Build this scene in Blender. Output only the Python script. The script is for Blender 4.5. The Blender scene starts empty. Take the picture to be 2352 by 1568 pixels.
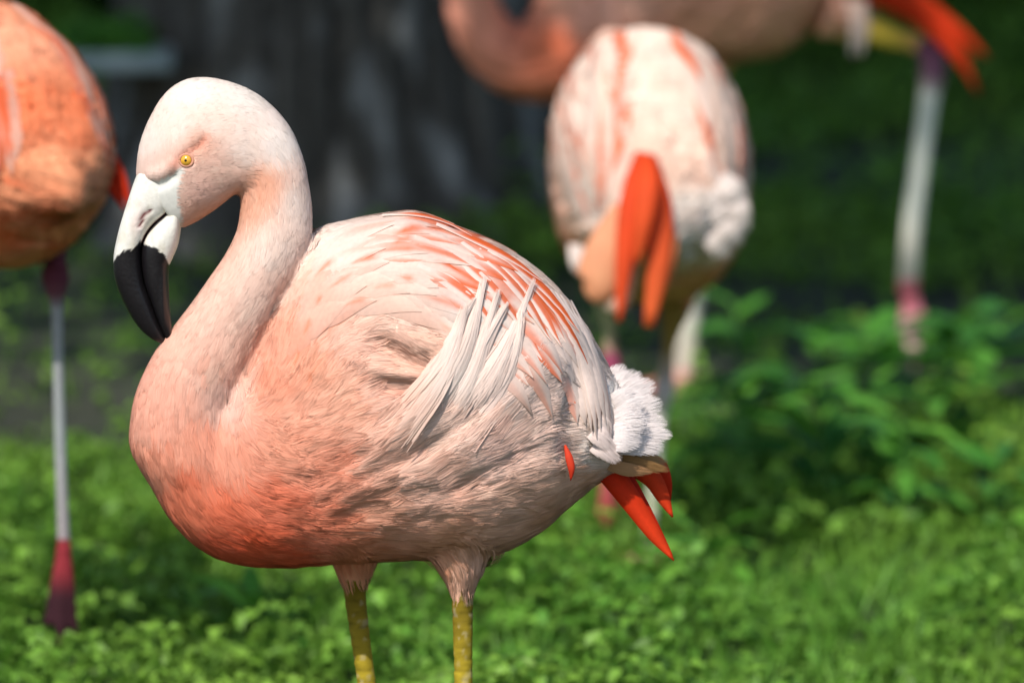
import bpy, math, random
import numpy as np
from mathutils import Vector, Matrix
from mathutils.bvhtree import BVHTree
from mathutils.kdtree import KDTree

random.seed(7)
RNG = np.random.default_rng(7)
SC = bpy.context.scene
COL = SC.collection

# ------------------------------------------------------------------ camera, sky, sun
PITCH = math.radians(7.0)
S = 2250.0                       # photograph units per metre at the main bird
DCAM = 10.0
ZC = 0.65                        # height of the picture centre at the main bird
TP, CP, SP = math.tan(PITCH), math.cos(PITCH), math.sin(PITCH)
CAM = np.array([0.0, -DCAM, ZC + DCAM * TP])
FPX = S * DCAM / CP              # focal length in photograph units (picture is 2352 x 1568)
cam_d = bpy.data.cameras.new('camera')
cam_o = bpy.data.objects.new('camera', cam_d)
COL.objects.link(cam_o)
cam_o.location = CAM
cam_o.rotation_euler = (math.pi / 2 - PITCH, 0, 0)
cam_d.sensor_width = 36.0
cam_d.lens = 36.0 * FPX / 2352.0
cam_d.clip_start = 0.1
cam_d.clip_end = 500
cam_d.dof.use_dof = True
cam_d.dof.focus_distance = DCAM / CP - 0.10
cam_d.dof.aperture_fstop = cam_d.lens / 1000.0 / 0.088
SC.camera = cam_o

SUN_AZ, SUN_EL = math.radians(24), math.radians(49)   # sun behind the camera's left shoulder
TO_SUN = Vector((-math.sin(SUN_AZ) * math.cos(SUN_EL), -math.cos(SUN_AZ) * math.cos(SUN_EL), math.sin(SUN_EL)))
world = bpy.data.worlds.new('World')
SC.world = world
world.use_nodes = True
wn = world.node_tree
bg = wn.nodes['Background']
sky = wn.nodes.new('ShaderNodeTexSky')
sky.sky_type = 'NISHITA'
sky.sun_disc = False
sky.sun_elevation = SUN_EL
sky.sun_rotation = math.atan2(TO_SUN.x, TO_SUN.y)
wn.links.new(sky.outputs[0], bg.inputs[0])
bg.inputs[1].default_value = 0.15
sun_d = bpy.data.lights.new('sun', 'SUN')
sun_d.energy = 4.25
sun_d.angle = math.radians(0.55)
sun_d.color = (1.0, 0.95, 0.89)
sun_o = bpy.data.objects.new('sun', sun_d)
COL.objects.link(sun_o)
sun_o.location = (0, -3, 8)
sun_o.rotation_euler = TO_SUN.to_track_quat('Z', 'Y').to_euler()
SC.view_settings.view_transform = 'Standard'
SC.view_settings.look = 'None'
SC.view_settings.exposure = 0.0
SC.view_settings.gamma = 1.0
SC.cycles.use_denoising = True
SC.cycles.max_bounces = 8
SC.cycles.diffuse_bounces = 4
SC.cycles.transmission_bounces = 8
SC.cycles.transparent_max_bounces = 4

# ------------------------------------------------------------------ helpers
def lin(c):
    c = np.asarray(c, float) / 255.0
    return np.where(c <= 0.04045, c / 12.92, ((c + 0.055) / 1.055) ** 2.4)

def A(px, py, dy=0.0):
    """author point: picture position -> metres, dy = metres behind the main bird's mid plane"""
    return np.array([(px - 1176) / S * (DCAM + dy) / DCAM,
                     dy, ZC - (py - 784) / S / CP * (DCAM + dy) / DCAM - dy * TP])

def ray_dir(px, py):
    u = (px - 1176) / FPX
    v = (784 - py) / FPX
    return np.array([u, CP + v * SP, -SP + v * CP])

def at(px, py, Y):
    d = ray_dir(px, py)
    return CAM + d * ((Y - CAM[1]) / d[1])

def apx(P):
    """author metres -> picture units (N,3)->(N,2)"""
    P = np.asarray(P)
    k = DCAM / (DCAM + P[..., 1])
    return np.stack([1176 + S * P[..., 0] * k, 784 + (ZC - P[..., 2] - P[..., 1] * TP) * S * CP * k], -1)

def ground_z(x, y):
    x = np.asarray(x, float); y = np.asarray(y, float)
    yy = np.clip(y, 0, 7)
    z = 0.07 * yy + 0.02 * np.clip(y - 7, 0, 60)
    return z + 0.012 * np.sin(x * 2.3 + 1.0) * np.sin(y * 1.9) * np.clip(y, 0, 1)

def gp(px, py):
    d = ray_dir(px, py)
    t = 6.0
    for _ in range(4000):
        p = CAM + d * t
        if p[2] <= float(ground_z(p[0], p[1])):
            break
        t += 0.005
    return p

def hash3(i, j, k, seed):
    h = np.sin(i * 127.1 + j * 311.7 + k * 74.7 + seed * 19.19) * 43758.5453
    return h - np.floor(h)

def vnoise(P, seed=0):
    P = np.asarray(P, float)
    if P.shape[-1] == 2:
        P = np.concatenate([P, np.zeros(P.shape[:-1] + (1,))], -1)
    I = np.floor(P); F = P - I; F = F * F * (3 - 2 * F)
    r = 0
    for a in (0, 1):
        for b in (0, 1):
            for c in (0, 1):
                w = (F[..., 0] if a else 1 - F[..., 0]) * (F[..., 1] if b else 1 - F[..., 1]) * (F[..., 2] if c else 1 - F[..., 2])
                r = r + w * hash3(I[..., 0] + a, I[..., 1] + b, I[..., 2] + c, seed)
    return r

def smooth(x, a, b):
    t = np.clip((np.asarray(x, float) - a) / (b - a), 0, 1)
    return t * t * (3 - 2 * t)

def nrm(v):
    return v / np.maximum(np.linalg.norm(v, axis=-1, keepdims=True), 1e-9)

def idw(P, G, V, power=4.0, eps=100.0):
    out = np.empty((len(P), V.shape[1]))
    for s in range(0, len(P), 40000):
        q = P[s:s + 40000]
        d2 = ((q[:, None, :] - G[None]) ** 2).sum(-1) + eps
        w = d2 ** (-power / 2)
        out[s:s + 40000] = (w @ V) / w.sum(1, keepdims=True)
    return out

def spline(pts, n):
    """Catmull-Rom through rows of pts, n samples"""
    P = np.asarray(pts, float)
    if len(P) == 2:
        t = np.linspace(0, 1, n)[:, None]
        return P[0] * (1 - t) + P[1] * t
    Q = np.vstack([2 * P[0] - P[1], P, 2 * P[-1] - P[-2]])
    u = np.linspace(0, len(P) - 1 - 1e-9, n)
    i = u.astype(int); f = (u - i)[:, None]
    a, b, c, d = Q[i], Q[i + 1], Q[i + 2], Q[i + 3]
    return 0.5 * (2 * b + (c - a) * f + (2 * a - 5 * b + 4 * c - d) * f ** 2 + (3 * b - a - 3 * c + d) * f ** 3)

def seg_dist(P, path):
    """distance of 2D/3D points to a polyline, and arc parameter 0..1"""
    best = np.full(len(P), 1e9); par = np.zeros(len(P))
    n = len(path) - 1
    for k in range(n):
        a, b = np.asarray(path[k], float), np.asarray(path[k + 1], float)
        ab = b - a
        t = np.clip(((P - a) @ ab) / max(ab @ ab, 1e-12), 0, 1)
        d = np.linalg.norm(P - (a + t[:, None] * ab), axis=1)
        m = d < best
        best[m] = d[m]; par[m] = (k + t[m]) / n
    return best, par

# ------------------------------------------------------------------ mesh building
def mesh_np(name, V, F, mat=None, col=None, smooth_shade=True, nor=None):
    """V (N,3); F list of faces or int array (M,k)"""
    me = bpy.data.meshes.new(name)
    V = np.ascontiguousarray(V, dtype=np.float32)
    if isinstance(F, np.ndarray):
        m, k = F.shape
        me.vertices.add(len(V)); me.vertices.foreach_set('co', V.ravel())
        me.loops.add(m * k); me.loops.foreach_set('vertex_index', np.ascontiguousarray(F, dtype=np.int32).ravel())
        me.polygons.add(m)
        me.polygons.foreach_set('loop_start', np.arange(0, m * k, k, dtype=np.int32))
        me.update(calc_edges=True)
        me.validate()
    else:
        me.from_pydata(V.tolist(), [], F)
    if smooth_shade:
        me.polygons.foreach_set('use_smooth', np.ones(len(me.polygons), dtype=bool))
    if col is not None:
        c = np.ones((len(V), 4), dtype=np.float32); c[:, :3] = np.clip(col, 0, 1)
        at_ = me.attributes.new('Col', 'FLOAT_COLOR', 'POINT')
        at_.data.foreach_set('color', c.ravel())
    if mat:
        me.materials.append(mat)
    me.update()
    if mat and mat.name in ('plumage', 'feather_vane'):
        if nor is None:
            nor = np.empty(len(V) * 3, np.float32); me.vertices.foreach_get('normal', nor)
        an = me.attributes.new('Nrm', 'FLOAT_VECTOR', 'POINT')
        an.data.foreach_set('vector', np.ascontiguousarray(nor, dtype=np.float32).ravel())
    return me

def link(name, me, parent=None, loc=None):
    o = bpy.data.objects.new(name, me)
    COL.objects.link(o)
    if loc is not None:
        o.location = loc
    if parent is not None:
        o.parent = parent
    return o

def empty(name, loc):
    o = bpy.data.objects.new(name, None)
    o.empty_display_size = 0.05
    COL.objects.link(o); o.location = loc
    return o

def tag(o, label=None, cat=None, group=None, kind=None):
    for k, v in (('label', label), ('category', cat), ('group', group), ('kind', kind)):
        if v:
            o[k] = v
    return o

def rings_to_mesh(R):
    """closed tube from rings (n,m,3) with capped ends"""
    n, m, _ = R.shape
    V = R.reshape(-1, 3)
    V = np.vstack([V, R[0].mean(0), R[-1].mean(0)])
    F = []
    for i in range(n - 1):
        for j in range(m):
            a, b = i * m + j, i * m + (j + 1) % m
            F.append((a, b, b + m, a + m))
    c0, c1 = n * m, n * m + 1
    for j in range(m):
        F.append((c0, (j + 1) % m, j))
        F.append((c1, (n - 1) * m + j, (n - 1) * m + (j + 1) % m))
    return V, F

def tube(pts, radii, m=14, n=None):
    pts = np.asarray(pts, float); radii = np.asarray(radii, float)
    if n is None:
        n = max(3, 6 * (len(pts) - 1) + 1)
    D = spline(np.hstack([pts, radii[:, None]]), n)
    P, r = D[:, :3], np.maximum(D[:, 3], 1e-4)
    T = nrm(np.gradient(P, axis=0))
    ref = np.array([0.13, 1.0, 0.07]); ref /= np.linalg.norm(ref)
    if abs(T @ ref).max() > 0.95:
        ref = np.array([1.0, 0.1, 0.2]); ref /= np.linalg.norm(ref)
    U = nrm(np.cross(T, ref)); W = np.cross(T, U)
    a = np.linspace(0, 2 * np.pi, m, endpoint=False)
    R = P[:, None] + r[:, None, None] * (np.cos(a)[None, :, None] * U[:, None] + np.sin(a)[None, :, None] * W[:, None])
    return rings_to_mesh(R)

def pair_loft(outer, inner, dr, dy, n=60, m=24, ex=2.0):
    """loft from pairs of picture points (far side / near side of a limb), depth radius dr, depth offset dy"""
    O = spline(outer, n); I = spline(inner, n)
    dr = spline(np.asarray(dr, float)[:, None], n)[:, 0] / S
    dy = spline(np.asarray(dy, float)[:, None], n)[:, 0] / S
    a = np.linspace(0, 2 * np.pi, m, endpoint=False)
    ca = np.sign(np.cos(a)) * np.abs(np.cos(a)) ** (2 / ex); sa = np.sign(np.sin(a)) * np.abs(np.sin(a)) ** (2 / ex)
    R = np.empty((n, m, 3))
    for i in range(n):
        o = A(O[i, 0], O[i, 1], dy[i]); q = A(I[i, 0], I[i, 1], dy[i])
        c, h = (o + q) / 2, (o - q) / 2
        R[i] = c + ca[:, None] * h + sa[:, None] * np.array([0, dr[i], 0])
    return rings_to_mesh(R)

def prism(a, b, c, th, nh):
    """thin triangular web a,b,c with thickness th along nh"""
    a, b, c = map(np.asarray, (a, b, c)); nh = np.asarray(nh, float) * th / 2
    V = np.array([a - nh, b - nh, c - nh, a + nh, b + nh, c + nh])
    return V, [(0, 2, 1), (3, 4, 5), (0, 1, 4, 3), (1, 2, 5, 4), (2, 0, 3, 5)]

def join(parts):
    V, F, o = [], [], 0
    for v, f in parts:
        V.append(v); F += [tuple(i + o for i in q) for q in f]; o += len(v)
    return np.vstack(V), F

def remesh(parts, voxel, smooth_it=4):
    V, F = join(parts)
    me = bpy.data.meshes.new('tmp'); me.from_pydata(V.tolist(), [], F)
    o = link('tmp', me)
    md = o.modifiers.new('r', 'REMESH'); md.mode = 'VOXEL'; md.voxel_size = voxel
    if smooth_it:
        sm = o.modifiers.new('s', 'SMOOTH'); sm.iterations = smooth_it; sm.factor = 0.5
    dg = bpy.context.evaluated_depsgraph_get()
    ev = o.evaluated_get(dg)
    m2 = ev.to_mesh()
    n = len(m2.vertices); co = np.empty(n * 3, np.float32); m2.vertices.foreach_get('co', co)
    fl = [tuple(p.vertices) for p in m2.polygons]
    ev.to_mesh_clear()
    bpy.data.objects.remove(o); bpy.data.meshes.remove(me)
    return co.reshape(-1, 3).astype(float), fl

def vert_normals(V, F):
    N = np.zeros_like(V)
    Q = np.array([f if len(f) == 4 else (f[0], f[1], f[2], f[2]) for f in F])
    n = np.cross(V[Q[:, 2]] - V[Q[:, 0]], V[Q[:, 3]] - V[Q[:, 1]])
    for k in range(4):
        np.add.at(N, Q[:, k], n)
    return nrm(N), Q

# ------------------------------------------------------------------ materials
def new_mat(name):
    m = bpy.data.materials.new(name); m.use_nodes = True
    return m, m.node_tree, m.node_tree.nodes['Principled BSDF'], m.node_tree.nodes['Material Output']

def attr_mat(name, rough=0.7, spec=0.2, transl=0.0, noise=None, bump=None, sheen=0.0, soft=False):
    m, t, b, out = new_mat(name)
    at_ = t.nodes.new('ShaderNodeAttribute'); at_.attribute_name = 'Col'
    src = at_.outputs['Color']
    if noise:
        sc, amt = noise
        tc = t.nodes.new('ShaderNodeTexCoord'); nz = t.nodes.new('ShaderNodeTexNoise')
        nz.inputs['Scale'].default_value = sc; nz.inputs['Detail'].default_value = 5
        t.links.new(tc.outputs['Object'], nz.inputs['Vector'])
        mr = t.nodes.new('ShaderNodeMapRange')
        mr.inputs[1].default_value = 0.3; mr.inputs[2].default_value = 0.7
        mr.inputs[3].default_value = 1 - amt; mr.inputs[4].default_value = 1 + amt
        t.links.new(nz.outputs['Fac'], mr.inputs[0])
        mx = t.nodes.new('ShaderNodeVectorMath'); mx.operation = 'SCALE'
        t.links.new(src, mx.inputs[0]); t.links.new(mr.outputs[0], mx.inputs['Scale'])
        src = mx.outputs[0]
        if bump:
            bp = t.nodes.new('ShaderNodeBump'); bp.inputs['Strength'].default_value = bump[0]; bp.inputs['Distance'].default_value = bump[1]
            t.links.new(nz.outputs['Fac'], bp.inputs['Height']); t.links.new(bp.outputs[0], b.inputs['Normal'])
    t.links.new(src, b.inputs['Base Color'])
    b.inputs['Roughness'].default_value = rough
    b.inputs['Specular IOR Level'].default_value = spec
    if sheen:
        b.inputs['Sheen Weight'].default_value = sheen
    if soft:      # barbs shade with the lie of the plumage they belong to
        an = t.nodes.new('ShaderNodeAttribute'); an.attribute_name = 'Nrm'
        t.links.new(an.outputs['Vector'], b.inputs['Normal'])
    if transl:
        tr = t.nodes.new('ShaderNodeBsdfTranslucent'); t.links.new(src, tr.inputs['Color'])
        if soft:
            t.links.new(an.outputs['Vector'], tr.inputs['Normal'])
        mx = t.nodes.new('ShaderNodeMixShader'); mx.inputs[0].default_value = transl
        t.links.new(b.outputs[0], mx.inputs[1]); t.links.new(tr.outputs[0], mx.inputs[2])
        t.links.new(mx.outputs[0], out.inputs['Surface'])
    return m

M_SKIN = attr_mat('plumage_skin', 0.8, 0.1, noise=(160, 0.06))
M_PLUME = attr_mat('plumage', 0.75, 0.1, transl=0.2, soft=True)
M_FEATHER = attr_mat('feather_vane', 0.65, 0.15, transl=0.3, noise=(220, 0.05), soft=True)
M_BILL = attr_mat('bill_horn', 0.36, 0.4, noise=(260, 0.07), bump=(0.3, 0.0012))
M_EYE = attr_mat('eye', 0.12, 0.6)
M_LEAF = attr_mat('leaf', 0.5, 0.3, transl=0.3)
M_STEM = attr_mat('stem', 0.6, 0.25)
M_BARK = attr_mat('bark', 0.9, 0.15, noise=(60, 0.3), bump=(0.4, 0.01))
M_WOOD = attr_mat('weathered_wood', 0.75, 0.2, noise=(40, 0.2), bump=(0.2, 0.004))

# ================================================================== SETTING
def soil_density(x, y):
    """how thickly the ground plants cover the soil (0 bare .. 1 full)"""
    n = vnoise(np.stack([x * 2.2 + 5, y * 1.5], -1), 3) * 0.6 + vnoise(np.stack([x * 6, y * 4], -1), 4) * 0.4
    far = smooth(y, 2.1, 3.0) * (1 - smooth(y, 4.6, 5.6))
    d = smooth(n, 0.42 * far + 0.02, 0.5 * far + 0.14)
    dip = np.exp(-(((x - 0.42) / 0.22) ** 2 + ((y - 3.4) / 0.5) ** 2)) + np.exp(-(((x + 0.7) / 0.3) ** 2 + ((y - 2.9) / 0.45) ** 2))
    return np.clip(d - 0.65 * dip, 0.08, 1)

def build_ground():
    xs = np.concatenate([np.linspace(-60, -4, 16)[:-1], np.linspace(-4, 4, 90), np.linspace(4, 60, 16)[1:]])
    ys = np.concatenate([np.linspace(-25, -1, 10)[:-1], np.linspace(-1, 9, 110), np.linspace(9, 90, 20)[1:]])
    X, Y = np.meshgrid(xs, ys)
    Z = ground_z(X, Y) + 0.02 * (vnoise(np.stack([X * 5, Y * 5], -1), 1) - 0.5)
    V = np.stack([X, Y, Z], -1).reshape(-1, 3)
    w, h = len(xs), len(ys)
    i = (np.arange(h - 1)[:, None] * w + np.arange(w - 1)[None]).ravel()
    F = np.stack([i, i + 1, i + 1 + w, i + w], 1)
    m, t, b, out = new_mat('soil')
    tc = t.nodes.new('ShaderNodeTexCoord')
    n1 = t.nodes.new('ShaderNodeTexNoise'); n1.inputs['Scale'].default_value = 9; n1.inputs['Detail'].default_value = 8
    n2 = t.nodes.new('ShaderNodeTexNoise'); n2.inputs['Scale'].default_value = 1.6
    for n in (n1, n2):
        t.links.new(tc.outputs['Object'], n.inputs['Vector'])
    cr = t.nodes.new('ShaderNodeValToRGB')
    cr.color_ramp.elements[0].position = 0.3; cr.color_ramp.elements[0].color = (0.014, 0.012, 0.009, 1)
    cr.color_ramp.elements[1].position = 0.75; cr.color_ramp.elements[1].color = (0.055, 0.046, 0.036, 1)
    t.links.new(n1.outputs['Fac'], cr.inputs[0])
    mx = t.nodes.new('ShaderNodeMix'); mx.data_type = 'RGBA'
    mx.inputs[7].default_value = (0.025, 0.05, 0.012, 1)
    t.links.new(n2.outputs['Fac'], mx.inputs[0]); t.links.new(cr.outputs[0], mx.inputs[6])
    t.links.new(mx.outputs[2], b.inputs['Base Color'])
    b.inputs['Roughness'].default_value = 0.95
    bp = t.nodes.new('ShaderNodeBump'); bp.inputs['Strength'].default_value = 0.6; bp.inputs['Distance'].default_value = 0.02
    t.links.new(n1.outputs['Fac'], bp.inputs['Height']); t.links.new(bp.outputs[0], b.inputs['Normal'])
    g = link('ground', mesh_np('ground', V, F, m))
    tag(g, 'dark soil ground rising gently behind the flamingos', 'ground', kind='structure')

def leaf_mesh_arrays(C, T, Nn, L, W, fold=0.25, bend=0.2):
    """many folded leaves: base C, direction T, normal N, length L, width W -> V,F (2 quads each)"""
    B = np.cross(Nn, T)
    L = L[:, None]; W = W[:, None]
    v0 = C
    v1 = C + T * L * 0.45 + B * W * 0.5 + Nn * W * fold
    v2 = C + T * L - Nn * L * bend
    v3 = C + T * L * 0.45 - B * W * 0.5 + Nn * W * fold
    v4 = C + T * L * 0.45
    V = np.stack([v0, v1, v2, v3, v4], 1).reshape(-1, 3)
    k = np.arange(len(C))[:, None] * 5
    F = np.vstack([k + np.array([[0, 4, 1]]), k + np.array([[4, 2, 1]]), k + np.array([[0, 3, 4]]), k + np.array([[4, 3, 2]])])
    return V, F

def rand_frames(n, tilt):
    """leaf directions fanned around, normals within tilt of up"""
    az = RNG.uniform(0, 2 * np.pi, n)
    el = RNG.normal(0, tilt, n)
    T = np.stack([np.cos(az) * np.cos(el), np.sin(az) * np.cos(el), np.sin(el)], -1)
    up = np.stack([RNG.normal(0, tilt, n), RNG.normal(0, tilt, n), np.ones(n)], -1)
    Nn = nrm(up - (up * T).sum(-1, keepdims=True) * T)
    return T, Nn

def build_ground_cover():
    def scatter(n, xr, yr, hmin, hmax, lmin, lmax, name, label, grassy=0.0):
        x = RNG.uniform(-xr, xr, n); y = yr[0] + (yr[1] - yr[0]) * RNG.random(n) ** 1.15
        keep = RNG.random(n) < soil_density(x, y)
        tr = at(785, 600, 4.4)
        keep &= np.hypot(x - tr[0], y - 4.4) > 0.36
        x, y = x[keep], y[keep]; n = len(x)
        patch = vnoise(np.stack([x * 7, y * 5], -1), 9)
        h = (hmin + (hmax - hmin) * RNG.random(n) ** 1.2) * (0.15 + 1.7 * smooth(patch, 0.2, 0.9))
        k = 3
        base = np.stack([x, y, ground_z(x, y) + h], -1)
        base = np.repeat(base, k, 0)
        T, Nn = rand_frames(n * k, 0.45)
        L = RNG.uniform(lmin, lmax, n * k); W = L * RNG.uniform(0.5, 0.85, n * k)
        if grassy:
            g = np.repeat(RNG.random(n) < grassy, k)
            up = nrm(np.stack([RNG.normal(0, .35, n * k), RNG.normal(0, .35, n * k), np.ones(n * k)], -1))
            T[g] = up[g]
            side = nrm(np.stack([RNG.normal(0, 1, n * k), RNG.normal(0, 1, n * k), np.zeros(n * k)], -1))
            Nn[g] = nrm(side[g] - (side[g] * T[g]).sum(-1, keepdims=True) * T[g])
            L[g] *= 2.6; W[g] *= 0.28
            base[g, 2] -= np.repeat(h, k)[g]
        V, F = leaf_mesh_arrays(base, T, Nn, L, W)
        tint = np.repeat(np.repeat(RNG.random(n), k), 5)[:, None]
        big = np.repeat(np.repeat(vnoise(np.stack([x * 3, y * 2.5], -1), 12), k), 5)[:, None]
        c = lin((84, 140, 48)) * (1 - tint) + lin((126, 176, 68)) * tint
        c = c * (1 - 0.5 * big) + lin((140, 164, 62)) * 0.5 * big
        c *= np.repeat(RNG.uniform(0.6, 1.25, n * k), 5)[:, None]
        o = link(name, mesh_np(name, V, F, M_LEAF, c, False))
        tag(o, label, 'ground cover', kind='stuff')
    scatter(74000, 1.7, (0.8, 6.4), 0.01, 0.075, 0.012, 0.028, 'ground_cover', 'low green clover-like leaves and grass covering the ground', 0.22)

def build_tree():
    c = at(790, 600, 4.4)
    cx, cy = c[0], 4.4
    gz = float(ground_z(cx, cy)) - 0.08
    root = empty('tree', (cx, cy, gz))
    tag(root, 'broad tree with dark grey furrowed bark behind the flamingos', 'tree')
    n, m = 320, 240
    zs = np.linspace(0, 3.6, n)
    a = np.linspace(0, 2 * np.pi, m, endpoint=False)
    Z, AA = np.meshgrid(zs, a, indexing='ij')
    R = 0.32 - 0.012 * Z + 0.24 * np.exp(-Z / 0.16) * (1 + 0.5 * np.sin(AA * 5 + 0.7)) * 0.6
    q = np.stack([np.cos(AA) * 4.5, np.sin(AA) * 4.5, Z * 2.2], -1)
    furrow = np.abs(vnoise(q * np.array([3.6, 3.6, 1.6]), 21) - 0.5) * 2
    R = R + 0.03 * furrow ** 0.6 + 0.012 * vnoise(q * 3, 22) - 0.02
    P = np.stack([R * np.cos(AA), R * np.sin(AA), Z], -1)
    V, F = rings_to_mesh(P)
    dapple = vnoise(np.stack([np.cos(AA) * 10, np.sin(AA) * 10, Z * 11], -1), 25) * 0.65 + vnoise(np.stack([np.cos(AA) * 22, np.sin(AA) * 22, Z * 22], -1), 26) * 0.35  # pale blotches painted into the bark colour as sun dapples
    dapple = smooth(dapple, 0.5, 0.8)[..., None] * 0.8
    col = lin((88, 85, 79)) * (0.5 + 0.7 * furrow[..., None]) * (1 - dapple) + lin((150, 152, 150)) * dapple
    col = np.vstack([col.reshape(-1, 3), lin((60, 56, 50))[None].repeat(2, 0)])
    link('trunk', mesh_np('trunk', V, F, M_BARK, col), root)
    parts = []
    lc = []
    for k in range(9):
        az = k * 2 * math.pi / 9 + RNG.uniform(-.2, .2)
        r = RNG.uniform(1.7, 2.6); z1 = RNG.uniform(3.6, 4.4)
        p = [(0.1 * math.cos(az), 0.1 * math.sin(az), 2.5), (0.45 * r * math.cos(az), 0.45 * r * math.sin(az) - 0.5, 2.5 + 0.6 * (z1 - 2.5)), (r * math.cos(az), r * math.sin(az) - 1.1, z1)]
        V, F = tube(p, [0.12, 0.07, 0.02], 8, 9)
        link('limb', mesh_np('limb', V, F, M_BARK, np.tile(lin((64, 60, 54)), (len(V), 1))), root)
    # unseen crown: leaf clumps in a dome shifted sunward to shade trunk and background
    nc = 420
    d = nrm(RNG.normal(0, 1, (nc, 3))); rr = RNG.random(nc) ** 0.4
    cen = d * rr[:, None] * np.array([3.6, 2.6, 0.95]) + np.array([-0.5, -1.25, 3.75])
    nl = 90
    C = np.repeat(cen, nl, 0) + RNG.normal(0, 0.23, (nc * nl, 3))
    T, Nn = rand_frames(len(C), 0.6)
    L = RNG.uniform(0.09, 0.16, len(C))
    V, F = leaf_mesh_arrays(C, T, Nn, L, L * 0.6)
    tint = np.repeat(RNG.random(len(C)), 5)[:, None]
    colr = lin((40, 84, 26)) * (1 - tint) + lin((74, 118, 40)) * tint
    o = link('crown', mesh_np('crown', V, F, M_LEAF, colr, False), root)
    o['kind'] = 'stuff'

def build_shrub(x, y, w, h, label, seed, tone, n=7000):
    root = empty('shrub', (x, y, float(ground_z(x, y)) - 0.02))
    tag(root, label, 'shrub', 'dark shrubs behind the tree')
    nc = 70
    d = nrm(RNG.normal(0, 1, (nc, 3))); d[:, 2] = np.abs(d[:, 2])
    cen = d * (RNG.random(nc) ** 0.35)[:, None] * np.array([w, w * 0.6, h * 0.9]) + np.array([0, 0, 0.08])
    k = n // nc
    C = np.repeat(cen, k, 0) + RNG.normal(0, 0.09, (nc * k, 3))
    C[:, 2] = np.maximum(C[:, 2], 0.03)
    T, Nn = rand_frames(len(C), 0.7)
    L = RNG.uniform(0.05, 0.1, len(C))
    V, F = leaf_mesh_arrays(C, T, Nn, L, L * 0.5)
    tint = np.repeat(RNG.random(len(C)), 5)[:, None]
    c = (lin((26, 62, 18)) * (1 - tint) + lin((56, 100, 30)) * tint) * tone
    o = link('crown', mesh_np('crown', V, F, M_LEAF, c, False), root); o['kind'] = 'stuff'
    st = []
    for j in range(7):
        a = RNG.uniform(0, 6.28); r = RNG.uniform(0.3, 0.8)
        V, F = (tube([(0.04 * math.cos(a), 0.04 * math.sin(a), 0.0), (r * w * .5 * math.cos(a), r * w * .3 * math.sin(a), h * 0.4), (r * w * math.cos(a), r * w * .6 * math.sin(a), h * 0.8)], [0.018, 0.012, 0.004], 6, 7))
        link('stem', mesh_np('stem', V, F, M_STEM, np.tile(lin((70, 60, 40)), (len(V), 1))), root)

LEAF_MESHES = []
def leaf_blade(L, W, droop, col, seed):
    n, m = 8, 5
    t = np.linspace(0, 1, n); v = np.linspace(-1, 1, m)
    w = W * 0.5 * np.sin(np.pi * np.clip(t * 0.95 + 0.05, 0, 1)) ** 0.8 * (1 - t * 0.25)
    w[-1] = 0.0006; w[0] = 0.0015
    V = np.empty((n, m, 3))
    V[..., 0] = (t * L)[:, None]
    V[..., 1] = w[:, None] * v[None]
    V[..., 2] = (-droop * L * t ** 2)[:, None] + 0.25 * w[:, None] * np.abs(v)[None] + 0.03 * L * np.sin(t * 9 + seed)[:, None] * np.abs(v)[None]
    i = (np.arange(n - 1)[:, None] * m + np.arange(m - 1)[None]).ravel()
    F = np.stack([i, i + 1, i + 1 + m, i + m], 1)
    c = np.tile(col, (n * m, 1)) * (1 + 0.25 * (np.abs(np.tile(v, n)) < 0.2))[:, None]
    return mesh_np('leaf', V.reshape(-1, 3), F, M_LEAF, c)

def build_plant(px, py, h, nl, label, seed, lean=(0, 0), size=1.0):
    if not LEAF_MESHES:
        for k, c in enumerate([(78, 138, 48), (90, 150, 56), (66, 126, 44), (104, 164, 58), (60, 116, 48)]):
            LEAF_MESHES.append(leaf_blade(0.075 + 0.008 * k, 0.026 + 0.003 * (k % 3), 0.25 + 0.12 * (k % 3), lin(c), k))
    b = gp(px, py)
    b[2] = float(ground_z(b[0], b[1])) - 0.01
    root = empty('leafy_plant', b)
    tag(root, label, 'plant', 'leafy plants rising from the ground cover')
    top = np.array([lean[0], lean[1], h])
    pts = spline([(0, 0, 0), top * 0.5 + np.array([0.01, 0, 0]), top], 12)
    V, F = tube([pts[0], pts[6], pts[-1]], [0.004, 0.003, 0.0015], 6, 8)
    link('stem', mesh_np('stem', V, F, M_STEM, np.tile(lin((70, 110, 45)), (len(V), 1))), root)
    r = random.Random(seed)
    for k in range(nl):
        t = 0.2 + 0.8 * (k + 0.5) / nl
        p = pts[int(t * 11)]
        o = link('leaf', LEAF_MESHES[r.randrange(5)], root, p)
        s = size * (0.7 + 0.6 * r.random()) * (1.1 - 0.35 * t)
        o.scale = (s, s, s)
        o.rotation_euler = (r.uniform(-.3, .3), -r.uniform(0.0, 0.7), k * 2.4 + r.uniform(-.4, .4))

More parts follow.
